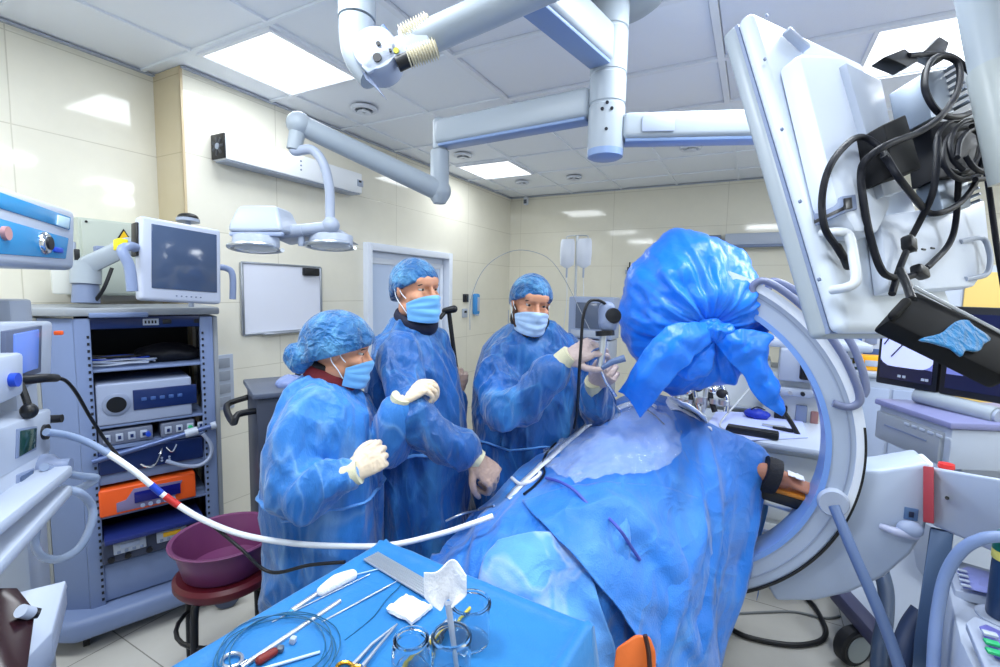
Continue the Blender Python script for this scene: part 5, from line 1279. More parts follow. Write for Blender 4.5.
c = on_y(911, 514, 2.158); lp0 = MB().box(c, (.04, .006, .045), bev=.002).build('label_square', mat('label_blue', (80, 110, 150), .4), t); MB().box(c+V3(0, -.005, 0), (.014, .004, .02), bev=.001).build('label_symbol', mat('label_dark', (24, 34, 60), .4), lp0)
# horizontal carrying arm
q0, q1 = P(928, 466, 1.66), P(1080, 492, 1.2); r0, r1 = P(930, 524, 1.66), P(1080, 590, 1.4)
nrm = (q1-q0).cross(r0-q0).normalized(); nrm = nrm if nrm.dot(FWD) > 0 else -nrm
q = MB(); nrm = ray(935, 495).normalized(); q.prism([q0, q1, r1, r0], nrm*.2, bev=.014, seg=3); q.build('carrying_arm', white, t)
q = MB(); q.prism([P(923, 466, 1.65), P(934, 467, 1.62), P(934, 524, 1.62), P(923, 522, 1.65)], nrm*.2, bev=.003); q.build('red_scale', mat('scale_red', (172, 66, 72), .4), t)
MB().lathe([(.02, 0), (.024, .006), (.022, .02), (.001, .022)], base=P(946, 469, 1.68), n=18).build('stop_button', red, t)
MB().cyl(P(947, 498, 1.58), P(947, 498, 1.62), .006, n=10).build('screw', black, t)
# column and base with caster
q = MB(); q.prism([P(930, 527, 1.68), P(954, 533, 1.62), P(941, 640, 1.6), P(934, 785, 1.6), P(905, 785, 1.6), P(914, 640, 1.62)], nrm*.06, bev=.006); q.build('support_column', mat('column_blue_grey', (70, 92, 124), .35, .3), t)
q = MB(); q.prism([P(882, 575, 2.3), P(935, 500, 2.3), P(990, 540, 2.2), P(990, 640, 2.0), P(930, 720, 1.9), P(838, 592, 2.3)], V3(0, .35, 0), bev=.02); q.build('base_cover', white, t)
a_, e_ = P(836, 590, 2.3), P(914, 678, 1.85)
MB().box((a_+e_)/2, (.08, (e_-a_).length, .075), frame(e_-a_), bev=.02).build('bumper', bump_m, t)
for i, (px, py, d) in enumerate(((853, 641, 2.13),)):
    c = P(px, py, d); ww = MB().lathe([(.03, -.03), (.075, -.03), (.085, -.02), (.085, .02), (.075, .03), (.03, .03)], base=(c.x, c.y, .087), axis=(.6, -.7, 0), n=32).build('caster', rubber, t)
    MB().lathe([(.001, -.033), (.06, -.033), (.06, .033), (.001, .033)], base=(c.x, c.y, .087), axis=(.6, -.7, 0), n=32).build('hub_cap', mat('hub_grey', (150, 160, 166), .4), ww)
# X-ray tube head under the table, partly hidden
MB().lathe([(.12, 0), (.15, .02), (.15, .16), (.11, .2), (.001, .2)], base=cc0+V3(-.25, 0, -RI_-.05), n=32).build('tube_head', white2, t)
BCI = P(688, 330, 2.12)-V3(0, 0, .12)
# image intensifier inside the bag
MB().lathe([(.001, 0), (.14, 0), (.15, .03), (.15, .26), (.1, .32), (.001, .32)], base=BCI, n=32).build('image_intensifier', white2, t)
def hose(name, label, pix, r, m, cat='hose', n=14):
    pts = [P(*p) for p in pix]; o = MB().tube(pts, r, n, sm=8).build(name, m, None); return tag(origin(o, pts[0]), label, cat)
hose('drain_hose', 'blue grey hose running from the round pivot cap of the C arm', [(834, 506, 1.69), (850, 545, 1.62), (872, 595, 1.56), (890, 640, 1.52), (910, 700, 1.48)], .018, hoseb)
hose('loop_hose', 'thick dark grey hose hanging from under the C arm housing', [(881, 570, 2.12), (886, 592, 2.05), (885, 620, 1.98), (880, 650, 1.92), (878, 700, 1.85)], .03, mat('hose_dark', (58, 76, 104), .45))
hose('loop_hose', 'thick dark hose bending beside the blue grey support column', [(922, 612, 1.72), (910, 630, 1.72), (903, 655, 1.7), (902, 700, 1.68)], .035, mat('hose_dark2', (40, 54, 84), .5))
hose('supply_hose', 'pale blue grey hose arching in front of the support column at the right edge', [(1010, 537, 1.35), (985, 538, 1.38), (962, 550, 1.42), (946, 575, 1.45), (938, 610, 1.45), (934, 650, 1.43), (932, 710, 1.4)], .0165, mat('hose_pale', (122, 142, 182), .4))
# floor cables
def floor_cable(label, pix, r, m):
    pts = [atz(x, y, r+.001) for x, y in pix]; o = MB().tube(pts, r, 10, sm=8).build('floor_cable', m, None); return tag(origin(o, pts[0]), label, 'cable')
floor_cable('thick black cable looping on the floor under the C arm', [(725, 625), (745, 636), (775, 643), (800, 645), (820, 641), (826, 632), (822, 620), (814, 606), (806, 598)], .012, black)
floor_cable('thin grey cable lying on the floor behind the black cable loop', [(722, 614), (745, 613), (768, 612), (795, 612), (825, 618), (840, 616)], .006, mat('cable_grey', (120, 124, 126), .5))

# ---------------------------------------------------------------- blue bag tied over the image intensifier
bag_m = cloth_mat('bag_plastic', (14, 120, 240), .36, 6, .16, .05, .1, (1, 1, 1), spec=.4, light=(84, 166, 248), lf=.25, vscale=4)
TIP = ((P(672, 233, 2.1)-P(688, 312, 2.12)).normalized())
KN = P(712, 330, 1.88); BC = P(688, 312, 2.12)
t = thing('sterile_bag', 'big glossy blue plastic bag knotted over the top end of the C arm', 'bag', BC)
ax = (KN-BC).normalized(); s1 = ax.cross(V3(0, 0, 1)).normalized(); s2 = s1.cross(ax)
R = []; NT, NP = 46, 160
for i in range(NT+1):
    th = PI*i/NT; ring = []
    for k in range(NP):
        ph = 2*PI*k/NP
        d = ax*math.cos(th)+(s1*math.cos(ph)+s2*math.sin(ph))*math.sin(th)
        rx_, rz_, ry_ = .3, .345, .3
        lx, lz, ly = d.dot(RGT), d.z, d.dot(FWD)
        r = 1/math.sqrt((lx/rx_)**2+(lz/rz_)**2+(ly/ry_)**2)
        near = math.exp(-(th/.85)**2)
        pl = fold_noise(Vector((math.cos(ph)*2.6, math.sin(ph)*2.6, th*.5)), 1.35)
        pl2 = fold_noise(Vector((math.cos(ph)*2.6+7, math.sin(ph)*2.6, th*.9)), 2.6)
        pl3 = fold_noise(Vector((math.cos(ph)*2.6+3, math.sin(ph)*2.6+9, th*1.2)), 5.)
        amp = min(1, th/.35)*(.35+.65*math.exp(-((th-.7)/.7)**2))
        r *= 1+amp*(.055*(pl-.5)+.05*(pl2-.5)+.02*(pl3-.5))
        r *= 1-.22*math.exp(-(th/.42)**2)            # drawn in towards the knot
        r *= 1+.1*noise.noise(d*2.4+Vector((3, 1, 8)))+.02*fold_noise(d*3+Vector((1, 4, 2)), 1.2)
        r *= 1+.1*math.exp(-((d-Vector(TIP)).length/.3)**2)*.3
        p = BC+d*r
        ring.append(p)
    R.append(ring)
me = MB().rings(R).mesh('bag'); link(me, 'bag_body', bag_m, t, sharp=0)
m = MB(); m.ell(KN+ax*.0, (.05, .045, .045)); m.ell(KN+V3(.03, -.01, -.02), (.04, .03, .03)); m.limb([KN+V3(-.05, 0, .02), KN+V3(0, -.03, -.0), KN+V3(.05, -.01, .0)], [.03, .035, .03], 12, 4)
link(crumple(remesh(m, .005, 3), .012, 16, (1, 1, 1)), 'knot', bag_m, t, sharp=0)
def tail(rows, name, crum=.012):
    mb = MB(); mb.grid(surf([[P(*p) for p in r] for r in rows], 8, 8)); me = mb.mesh(name); crumple(me, crum, 8, (1, 1, 1), crum*.5, 6)
    o = link(me, name, bag_m, t, sharp=0); s_ = o.modifiers.new('thick', 'SOLIDIFY'); s_.thickness = .002; return o
tail([[(706, 322, 1.86), (712, 330, 1.84), (716, 338, 1.85)], [(688, 323, 1.8), (694, 338, 1.77), (700, 352, 1.8)], [(668, 326, 1.78), (676, 346, 1.74), (688, 364, 1.78)], [(648, 346, 1.78), (655, 366, 1.74), (668, 384, 1.78)], [(630, 372, 1.8), (638, 386, 1.77), (656, 402, 1.8)], [(618, 392, 1.84), (628, 398, 1.82), (640, 418, 1.83)]], 'bag_tail')
tail([[(716, 330, 1.85), (718, 336, 1.84), (716, 344, 1.85)], [(734, 330, 1.82), (734, 342, 1.8), (726, 358, 1.83)], [(754, 330, 1.82), (748, 348, 1.79), (734, 366, 1.82)], [(772, 336, 1.84), (758, 352, 1.8), (744, 376, 1.83)], [(766, 346, 1.84), (762, 366, 1.8), (752, 392, 1.83)], [(770, 366, 1.84), (770, 386, 1.81), (764, 405, 1.83)], [(784, 405, 1.86), (784, 412, 1.84), (782, 416, 1.85)]], 'bag_tail')
tail([[(716, 338, 1.86), (712, 344, 1.84), (704, 342, 1.86)], [(714, 356, 1.85), (700, 360, 1.83), (690, 352, 1.85)], [(708, 372, 1.88), (690, 374, 1.86), (680, 364, 1.88)], [(704, 378, 1.92), (688, 380, 1.9), (676, 372, 1.92)]], 'bag_tail')

# ================================================================ HANGING MONITOR (BACK SIDE) AT THE TOP RIGHT
sc_ = .75
e2 = (RGT*.89+FWD*.45).normalized()
p_b = P(850, 330, 1.15*sc_); p_t = P(750, 8, 1.385*sc_)
zl = (p_t-p_b); HH = zl.length; zl.normalize(); e2 = (e2-zl*e2.dot(zl)).normalized(); yl = zl.cross(e2)
RM = Matrix((e2, yl, zl)).transposed()
t = thing('hanging_monitor', 'back of a large white hanging monitor covered in black cables at the top right', 'monitor', p_b, R=RM)
WW = .46; TH = .075
mb = MB(); mb.box((WW/2, TH*.27, HH/2), (WW, TH*.5, HH), bev=.022, seg=4); L(mb, 'back_cover', mat('monitor_back', (206, 216, 230), .35), t)
mb = MB(); mb.box((WW/2, TH*.78, HH/2), (WW, TH*.5, HH), bev=.012, seg=3); L(mb, 'front_bezel', mat('monitor_bezel', (156, 166, 176), .35), t)
mb = MB(); mb.box((WW/2, TH*.54, HH/2), (WW-.008, .008, HH-.008)); L(mb, 'seam', greyblue, t)
def hp(px, py, h=0.): return lp(t, px, py, 1, -h)
def hw(px, py, h=0.): return ROOT[t.name]@hp(px, py, h)
HT = t
def lblock(name, m, pix, h, par, bev=.006, h0=0.):
    mb = MB(); q = [hp(x, y, h) for x, y in pix]; mb.prism([(p.x, -h, p.z) for p in q], (0, h-h0, 0), bev=bev); return L(mb, name, m, par)
hm1 = mat('monitor_hump', (206, 216, 234), .4)
lblock('electronics_hump', hm1, [(800, 52), (845, 55), (872, 92), (893, 205), (880, 232), (858, 232), (838, 200)], .05, t, .012)
lblock('vesa_plate', white, [(846, 62), (882, 80), (905, 190), (885, 196)], .065, t, .004)
lblock('port_block', greyblue, [(842, 196), (856, 194), (858, 209), (845, 212)], .055, t, .002)
lblock('socket', black, [(845, 198), (852, 197), (853, 208), (846, 209)], .058, t, .001)
lblock('lower_bracket', hm1, [(880, 215), (985, 200), (992, 262), (975, 286), (890, 292)], .03, t, .006)
MB().tube([hw(960, 242, .03), hw(982, 238, .045), hw(989, 250, .05), hw(990, 264, .05), hw(985, 275, .045), hw(965, 279, .03)], .006, 10, sm=4).build('bracket_handle', white2, t)
MB().tube([hw(822, 233, .0), hw(838, 232, .03), hw(849, 236, .04), hw(854, 260, .042), hw(856, 280, .04), hw(848, 287, .03), hw(832, 290, .0)], .0085, 12, sm=4).build('grab_handle', mat('handle_pale', (206, 212, 220), .4), t)
for px, py in ((766, 16), (764, 60), (781, 130), (799, 202), (818, 280)): 
    c = hp(px, py); L(MB().cyl((c.x, .0, c.z), (c.x, -.004, c.z), .0035, n=10), 'screw', greyblue, t)
for k in range(4): 
    c = hp(905+k*9, 252-k*1.2, .03); L(MB().box((c.x, -.031, c.z), (.016, .003, .003)), 'slot', black, t)
L(MB().box((hp(784, 40).x+.03, -.01, hp(784, 40).z), (.07, .02, .012), rotm(0, 25, 0), bev=.003), 'cable_clip', white2, t)
# heat sinks and black power bricks strapped on the back
def brick(name, label, cat, pix, h, h0, m, fins=0):
    q = thing(name, label, cat, hw(pix[0][0], pix[0][1], h0), R=RM)
    mb = MB(); pts = [hw(x, y, h) for x, y in pix]; mb.prism(pts, yl*(h-h0), bev=.004); mb.build('case', m, q)
    for k in range(fins):
        u = (k+.5)/fins; a_ = lerp(pts[1], pts[2], u)
        MB().box(a_+e2*.003, (.012, abs(h-h0)*.8, .004), RM).build('fin', m, q)
    return q
fin_g = mat('heat_sink_grey', (120, 132, 148), .4, .4)
brick('heat_sink', 'grey finned power unit inside the loop of black cable on the monitor back', 'power unit', [(922, 74), (944, 68), (955, 112), (932, 118)], .1, .03, fin_g, 7)
brick('power_brick', 'black power brick left of the grey finned unit on the monitor back', 'power unit', [(884, 124), (906, 114), (922, 168), (894, 176)], .1, .03, mat('brick_black', (12, 13, 18), .65, spec=.25))
brick('power_brick', 'wide black power brick under the cable loop at the right edge', 'power unit', [(930, 122), (985, 116), (990, 172), (938, 178)], .08, .03, mat('black_satin', (16, 18, 26), .6, spec=.3), 5)
brick('heat_sink', 'grey finned power unit below the wide black brick', 'power unit', [(936, 180), (968, 176), (972, 206), (944, 210)], .07, .03, fin_g, 5)
def mcable(label, pix, r=.0062, name='monitor_cable', m=None):
    pts = [hw(*p) for p in pix]; o = MB().tube(pts, r, 9, sm=8).build(name, m or bpy.data.materials['black_cable'], None)
    return tag(origin(o, pts[0]), label, 'cable')
mat('black_cable', (14, 17, 28), .55, spec=.3)
mcable('black cable arching down the monitor back to the plug by the grab handle', [(846, 262, .012), (836, 246, .02), (825, 228, .03), (822, 200, .04), (828, 171, .06), (842, 149, .07), (860, 137, .075), (880, 148, .09), (899, 178, .11), (925, 210, .08)])
mcable('thick black cable that swings from the loop down past the socket', [(908, 56, .12), (946, 55, .125), (966, 68, .13), (980, 89, .13), (975, 109, .12), (955, 117, .13), (937, 111, .13), (925, 89, .13), (928, 66, .13), (940, 56, .13), (958, 64, .14), (958, 90, .14), (941, 116, .135), (919, 132, .125), (887, 145, .11), (866, 160, .085), (861, 175, .07), (864, 205, .06), (871, 240, .05), (883, 272, .045), (901, 278, .045), (914, 275, .045)], .0066)
mcable('black cable running straight down into the upper ferrite bead', [(938, 138, .12), (934, 188, .11), (921, 219, .07), (911, 238, .05)])
mcable('black cable leaving the upper ferrite bead towards the monitor foot', [(906, 252, .05), (899, 270, .045), (892, 294, .04)])
mcable('black cable sagging in a curve under the finned unit', [(985, 150, .1), (976, 181, .1), (961, 202, .09), (940, 213, .08), (925, 210, .07), (905, 186, .1), (884, 156, .1)])
mcable('black cable bending into the lower ferrite bead from above', [(959, 164, .1), (956, 219, .06), (949, 244, .045), (933, 262, .045), (926, 268, .045)])
mcable('black cable hanging along the right edge of the picture', [(978, 130, .1), (984, 160, .1), (989, 190, .08), (996, 241, .06), (1004, 290, .05)])
for k in range(5):
    cx_, cy_ = 958+k*7, 146+(k % 2)*8
    mcable(('outer', 'second', 'middle', 'fourth', 'inner')[k]+' coil of the bundled black cable hanging on the wide black brick', [(cx_+22*math.cos(a*PI/5+k), cy_+26*math.sin(a*PI/5+k), .1+.008*k) for a in range(9)], .0055, 'cable_coil')
for px, py, rr, lab in ((909, 244, 62, 'upper black ferrite bead on the monitor cables'), (920, 272, -20, 'lower black ferrite bead on the monitor cables')):
    o = MB().box((0, 0, 0), (.034, .022, .024), bev=.006).build('ferrite_bead', black, None); o.matrix_world = Matrix.Translation(hw(px, py, .05))@(RM@rotm(0, -rr, 0)).to_4x4(); tag(o, lab, 'ferrite bead')
o = MB().limb([hw(838, 246, .015), hw(848, 266, .012)], [.006, .008], 10, 2).build('cable_plug', black, None); tag(origin(o, hw(840, 250, .015)), 'black plug inside the grab handle of the hanging monitor', 'plug')
for pts_, lab in (([(885, 56), (905, 48), (920, 60), (908, 66)], 'black plastic clamp jutting over the top of the monitor back'), ([(925, 50), (940, 36), (950, 42), (944, 60)], 'black swivel joint above the cable loop')):
    mb = MB(); mb.prism([hw(x, y, .12) for x, y in pts_], yl*.03, bev=.004); o = mb.build('clamp_joint', black, None); tag(origin(o, hw(*pts_[0], .12)), lab, 'clamp')
# tube that carries it
t = thing('ceiling_drop_tube', 'white slanted support tube at the top right corner carrying the cable-covered monitor', 'pendant tube', P(975, 0, .95))
MB().tube([P(962, -60, 1.0), P(978, 0, .97), P(992, 70, .94)], .034, 22).build('upper_tube', pend_w, t)
MB().tube([P(992, 70, .94), P(1010, 150, .9), P(1016, 180, .9)], .038, 22).build('lower_sleeve', mat('sleeve_grey', (168, 176, 178), .35), t)
# black panel with blue rag
t = thing('folded_screen', 'black slanted flat screen hanging below the cable-covered monitor at the right edge', 'screen', P(930, 320, .72))
qd = [P(888, 320, .74), P(915, 290, .78), P(1030, 345, .74), P(1012, 380, .7)]
nq = (qd[1]-qd[0]).cross(qd[2]-qd[0]).normalized(); nq = nq if nq.dot(FWD) > 0 else -nq
q = MB(); q.prism(qd, nq*.035, bev=.006); q.build('slab', mat('panel_black', (10, 11, 15), .65, spec=.25), t)
MB().tube([P(914, 287, .775), P(1030, 348, .735)], .003, 8).build('edge_strip', steel, t)
MB().tube([P(912, 300, .77), P(907, 285, .82), P(900, 270, .86)], .007, 10).build('hanger', black, t)
MB().limb([P(893, 316, .74), P(906, 302, .75)], [.007, .007], 10, 2).build('hinge', bpy.data.materials['panel_black'], t)
rag = [(917, 341), (938, 335), (952, 324), (964, 322), (970, 328), (987, 340), (980, 346), (975, 353), (962, 352), (958, 358), (948, 350), (934, 345)]
g = []
cpx, cpy = 955, 341
for i in range(9):
    u = max(.02, i/8); g.append([P(lerp(cpx, v.x, u), lerp(cpy, v.y, u), .722-.004*(1-u)) for v in spline([Vector((x, y, 0)) for x, y in rag], 3, True)])
g = [r+[r[0]] for r in g]
# lay the rag on the slab face
def to_slab(p): 
    d = (p-EYE); k = (qd[0]-EYE).dot(nq)/d.dot(nq); return EYE+d*k-nq*.004
g = [[to_slab(p) for p in r] for r in g]
mb = MB(); mb.grid(g); me = mb.mesh('r'); crumple(me, .0015, 24, (1, 1, 1), .001, 3)
o = link(me, 'blue_rag', cloth_mat('rag_blue', (28, 118, 176), .6, 30, .4, .1), None, sharp=0); s_ = o.modifiers.new('t', 'SOLIDIFY'); s_.thickness = .004; s_.offset = 0
tag(origin(o, to_slab(P(955, 341, .72))), 'crumpled blue cloth stuck on the black slanted screen', 'cloth')

# ================================================================ FLUOROSCOPY MONITORS AND PRINTER CART
ma_, mb_ = P(878, 345, 2.45), P(940, 347, 2.2)
exd = (mb_-ma_); exd.z = 0; w1 = exd.length; exd.normalize()
Z0, Z1 = P(878, 383, 2.45).z, P(878, 304, 2.45).z
xray_l = mat('xray_light', (196, 204, 250), .2, emit=.55); xray_d = mat('xray_dark', (34, 34, 62), .15, emit=.12); xray_m = mat('xray_mid', (120, 128, 196), .2, emit=.3)
for i in range(2):
    st = ma_+exd*(w1*1.03*i); 
    t = thing('x_ray_monitor', ('flat X-ray monitor showing a bright image, left of a pair on the printer cart', 'mostly dark flat X-ray monitor at the right edge, right one of a pair')[i], 'monitor', (st.x, st.y, Z0), yawdir(exd), group=None)
    hgt = Z1-Z0; wd = w1 if i == 0 else w1*1.35
    L(MB().box((wd/2, .03, hgt/2), (wd, .05, hgt), bev=.008), 'housing', black, t)
    L(MB().box((wd/2, .002, hgt/2), (wd*.86, .006, hgt*.84)), 'screen', xray_d, t)
    def disc(cx, cz, r, m, y=-.0015, n=40, clip=None):
        pts = []
        for k in range(n):
            a = 2*PI*k/n; x = cx+r*math.cos(a); z = cz+r*math.sin(a)
            pts.append((min(max(x, wd*.075), wd*.925), y, min(max(z, hgt*.24), hgt*.91)))
        mb = MB(); mb.prism(pts, (0, .002, 0)); return mb
    if i == 0:
        sc0 = [o for o in t.children if o.name.startswith('screen')][0]
        mb = MB(); mb.prism([(wd*.075, -.0012, hgt*.3), (wd*.925, -.0012, hgt*.24), (wd*.925, -.0012, hgt*.91), (wd*.075, -.0012, hgt*.91)], (0, .001, 0)); L(mb, 'image_field', xray_m, sc0)
        L(disc(wd*.5, hgt*.62, hgt*.42, xray_l, -.002), 'image_disc', xray_l, sc0)
        for (x0, z0, x1, z1) in ((.12, .5, .36, .78), (.26, .36, .5, .58)):
            L(MB().tube([(wd*x0, -.004, hgt*z0), (wd*x1, -.004, hgt*z1)], .003, 6), 'image_needle', xray_d, sc0)
        for k, x in enumerate((.42, .5, .8, .86)): L(MB().box((wd*x, -.003, hgt*.13), (wd*.05, .002, hgt*.03)), 'screen_mark', white, sc0)
    else:
        sc0 = [o for o in t.children if o.name.startswith('screen')][0]
        mb = MB(); mb.prism([(wd*.075, -.0012, hgt*.24), (wd*.25, -.0012, hgt*.24), (wd*.12, -.0012, hgt*.5), (wd*.075, -.0012, hgt*.6)], (0, .001, 0)); L(mb, 'image_field', xray_m, sc0)
        L(MB().tube([(wd*.55+hgt*.42*math.cos(a*PI/20), -.003, hgt*.6+hgt*.36*math.sin(a*PI/20)) for a in range(20, 41)], .0022, 6), 'image_ring', paleblue, sc0)
t = thing('monitor_stand_bar', 'thick pale round bar that carries the pair of X-ray monitors on the cart', 'stand', P(955, 402, 2.2))
a_, e_ = P(918, 395, 2.32), P(997, 416, 2.0)
MB().tube([a_, e_], .038, 24).build('bar', pend_w, t); MB().lathe([(.001, 0), (.03, 0), (.03, .012), (.001, .012)], base=e_, axis=(e_-a_)).build('end_cap', white2, t)
p0_ = P(880, 404, 2.4); p1_ = P(952, 432, 1.98)
exd2 = (p1_-p0_); exd2.z = 0; W2 = exd2.length
t = thing('printer_cart', 'white cart with violet top holding a grey printer unit under the X-ray monitors', 'cart', (p0_.x, p0_.y, 0), yawdir(exd2))
zt = p0_.z+.0
zb = P(950, 472, 1.98).z
L(MB().box((W2/2, .3, zt+.012), (W2+.03, .64, .03), bev=.01), 'top', mat('cart_violet', (128, 132, 176), .35), t)
L(MB().box((W2/2, .3, (zt+zb)/2), (W2, .6, zt-zb-.01), bev=.008), 'cabinet', white, t)
L(MB().box((W2/2-.0, .3, .35), (W2*.5, .4, .5), bev=.01), 'pedestal', white, t); L(MB().box((W2/2, .3, .07), (W2, .6, .06), bev=.01), 'foot', white2, t)
L(MB().box((W2/2, .3, zb-.06), (W2*.2, .2, zb-.5)), 'neck', white2, t)
pr = L(MB().box((W2/2-.01, -.006, (zt+zb)/2-.006), (W2*.9, .03, (zt-zb)*.74), bev=.006), 'printer_front', mat('printer_grey', (150, 158, 170), .35), t)
L(MB().box((W2/2-.01, -.022, (zt+zb)/2+.005), (W2*.6, .004, .006)), 'paper_slot', greyblue, pr)
for k in range(6): L(MB().box((W2*.5+k*.045, -.022, (zt+zb)/2+(zt-zb)*.26), (.03, .006, .012), bev=.002), 'printer_key', white, pr)

# ================================================================ CONSOLE AT THE BOTTOM RIGHT
t = thing('foot_console', 'white sloping console with violet keypads at the bottom right corner', 'console', P(985, 640, 1.3))
q = MB(); pl = [P(945, 575, 1.62), P(958, 566, 1.68), P(1080, 590, 1.6), P(1080, 760, 1.1), P(985, 690, 1.2), P(960, 640, 1.36)]
q.prism(pl, V3(0, .05, -.3), bev=.012); q.build('casing', white, t)
def panel_on(pix, name, m, dz, dd):
    q = MB(); q.prism([P(x, y, d) for x, y, d in pix], V3(0, .0, -dz), bev=.003); return q.build(name, m, t)
panel_on([(948, 567, 1.62), (960, 561, 1.66), (1020, 578, 1.58), (1010, 602, 1.45), (955, 590, 1.53)], 'pad_frame', white2, .03, 0)
pk = panel_on([(957, 570, 1.585), (968, 566, 1.61), (1020, 580, 1.55), (1010, 598, 1.44), (963, 587, 1.5)], 'keypad', mat('keypad_violet', (132, 140, 200), .3), .004, 0)
for k in range(4): MB().box(P(962+k*1.2, 570.5+k*5, 1.57-k*.025), (.025, .012, .006), bev=.002).build('key', white, t)
panel_on([(966, 622, 1.34), (975, 616, 1.37), (1030, 640, 1.25), (1030, 690, 1.12), (985, 668, 1.2)], 'pad_frame', white2, .02, 0)
panel_on([(979, 626, 1.3), (986, 624, 1.31), (1030, 644, 1.22), (1030, 676, 1.13), (994, 656, 1.22)], 'keypad', mat('keypad_violet2', (104, 104, 176), .3), .004, 0)
for k, m_ in enumerate((white, green_m, green_m)): MB().box(P(990+k*2, 634+k*9, 1.26-k*.025), (.03, .02, .008), bev=.002).build('key', m_, t)
t = thing('fluid_bottle', 'dark blue upright cylinder with yellow and green bands at the right edge above the console', 'bottle', P(1000, 612, 1.4))
bt = P(1003, 617, 1.4); hb = P(1003, 548, 1.4).z-bt.z
MB().lathe([(.001, 0), (.036, 0), (.038, .006), (.038, hb-.05), (.036, hb)], base=bt, n=28).build('body', mat('cylinder_blue', (36, 58, 92), .3), t)
MB().lathe([(.039, 0), (.04, .002), (.04, .026), (.039, .028)], base=bt+V3(0, 0, hb-.028), n=28).build('yellow_band', mat('band_yellow', (222, 212, 110), .4), t)
MB().lathe([(.001, .05), (.034, .05), (.04, .03), (.04, 0)], base=bt+V3(0, 0, hb), n=28).build('green_band', mat('band_green', (20, 110, 90), .4), t)
MB().lathe([(.06, 0), (.06, .006), (.001, .008)], base=bt-V3(0, 0, .008), n=28).build('collar', white2, t)

# ================================================================ SCOPE IN THE SURGEON'S HANDS
t = thing('nephroscope', 'grey camera scope with long shaft held up in both gloved hands', 'scope', P(604, 345, 1.72))
MB().limb([P(607, 310, 1.72), P(608, 324, 1.71)], [.032, .034], 18, 4).build('camera_head', greyblue, t)
a_ = P(613, 316, 1.69); MB().lathe([(.001, -.02), (.026, -.02), (.03, .0), (.026, .014), (.001, .016)], base=a_, axis=a_-P(608, 318, 1.76), n=24).build('focus_ring', black, t)
MB().tube([P(604, 331, 1.72), P(602, 350, 1.72), P(600, 368, 1.73)], .014, 14).build('body', steel, t)
MB().lathe([(.001, -.01), (.034, -.01), (.034, .008), (.001, .01)], base=P(605, 333, 1.71), axis=P(604, 320, 1.71)-P(605, 340, 1.71), n=24).build('collar', black, t)
MB().tube([P(602, 368, 1.72), P(612, 362, 1.7), P(625, 358, 1.69)], lambda u: lerp(.009, .013, u), 12).build('side_handle', hoseb, t)
MB().tube([P(600, 368, 1.73), P(606, 382, 1.74), P(616, 396, 1.8)], .005, 10).build('shaft', chrome, t)
pts = [P(608, 308, 1.72), P(604, 303, 1.7), P(596, 300, 1.69), P(588, 303, 1.68), P(583, 318, 1.68), P(581, 345, 1.69), P(579, 375, 1.72), P(578, 400, 1.78), P(576, 418, 1.85), P(574, 428, 1.9)]
o = MB().tube(pts, .0055, 10, sm=8).build('light_cable', black, None); tag(origin(o, pts[0]), 'black light cable looping from the scope down to the drape', 'cable')
pts = [P(600, 348, 1.72), P(592, 352, 1.71), P(586, 364, 1.72), P(580, 372, 1.74), P(577, 395, 1.8)]
o = MB().tube(pts, .0042, 10, sm=8).build('water_tube', mat('tube_blue_grey', (70, 96, 150), .35), None); tag(origin(o, pts[0]), 'thin blue grey tube hanging from the scope shaft', 'tube')
# black pole the second man holds
t = thing('pole_stand', 'black floor pole with an angled clamp head held by the man near the door', 'stand', (P(453, 345, 2.1).x, P(453, 345, 2.1).y, 0))
a_ = P(449, 313, 2.12); e_ = P(457, 376, 2.12)
MB().tube([a_, e_, (e_.x, e_.y, .03)], .01, 12).build('pole', black, t); MB().limb([P(445, 311, 2.1), P(454, 309, 2.1)], [.015, .017], 14, 2).build('clamp_head', black, t)
MB().tube([P(445, 312, 2.1), P(440, 318, 2.08)], .01, 10).build('clamp_arm', black, t)
MB().lathe([(.001, .0), (.16, 0), (.16, .012), (.03, .03), (.001, .03)], base=(e_.x, e_.y, 0), n=28).build('foot', rubber, t)

# ================================================================ BACKGROUND BY THE BACK WALL
iv = aty(574, 330, 4.3)
t = thing('drip_stand', 'steel drip stand by the back wall carrying two clear fluid bags', 'drip stand', (iv.x, iv.y, 0))
zt_ = aty(574, 236, 4.3).z
L(MB().cyl((0, 0, .05), (0, 0, zt_), .012), 'pole', steel, t)
L(MB().tube([(-.1, 0, zt_-.03), (-.09, 0, zt_), (.09, 0, zt_), (.1, 0, zt_-.03)], .006, 8, sm=3), 'hook_bar', steel, t)
for k in range(5):
    a = k*2*PI/5; L(MB().tube([(0, 0, .09), (.28*math.cos(a), .28*math.sin(a), .06)], .012, 8), 'leg', steel, t)
bagm = mat('drip_bag', (232, 238, 250), .25, trans=.1)
for s, lab in ((-1, 'clear fluid bag on the left hook of the drip stand'), (1, 'clear fluid bag on the right hook of the drip stand')):
    tb_ = thing('fluid_bag', lab, 'fluid bag', (iv.x+s*.082, iv.y-.03, zt_-.3))
    mb = MB(); mb.rings([[Vector((a*w_, b_*d_, z_)) for a, b_ in ((-1, 0), (-.7, -1), (0, -1.2), (.7, -1), (1, 0), (.7, 1), (0, 1.2), (-.7, 1))] for z_, w_, d_ in ((0, .02, .008), (.03, .068, .02), (.14, .074, .022), (.24, .07, .012), (.27, .06, .004))]); L(mb, 'pouch', bagm, tb_)
    L(MB().cyl((0, 0, .0), (0, 0, -.09), .009), 'drip_chamber', white2, tb_)
    L(MB().tube([(0, 0, -.09), (.01, .0, -.3), (-.02, 0, -.7), (.0, 0, -1.0)], .003, 6, sm=5), 'drip_line', bagm, tb_)
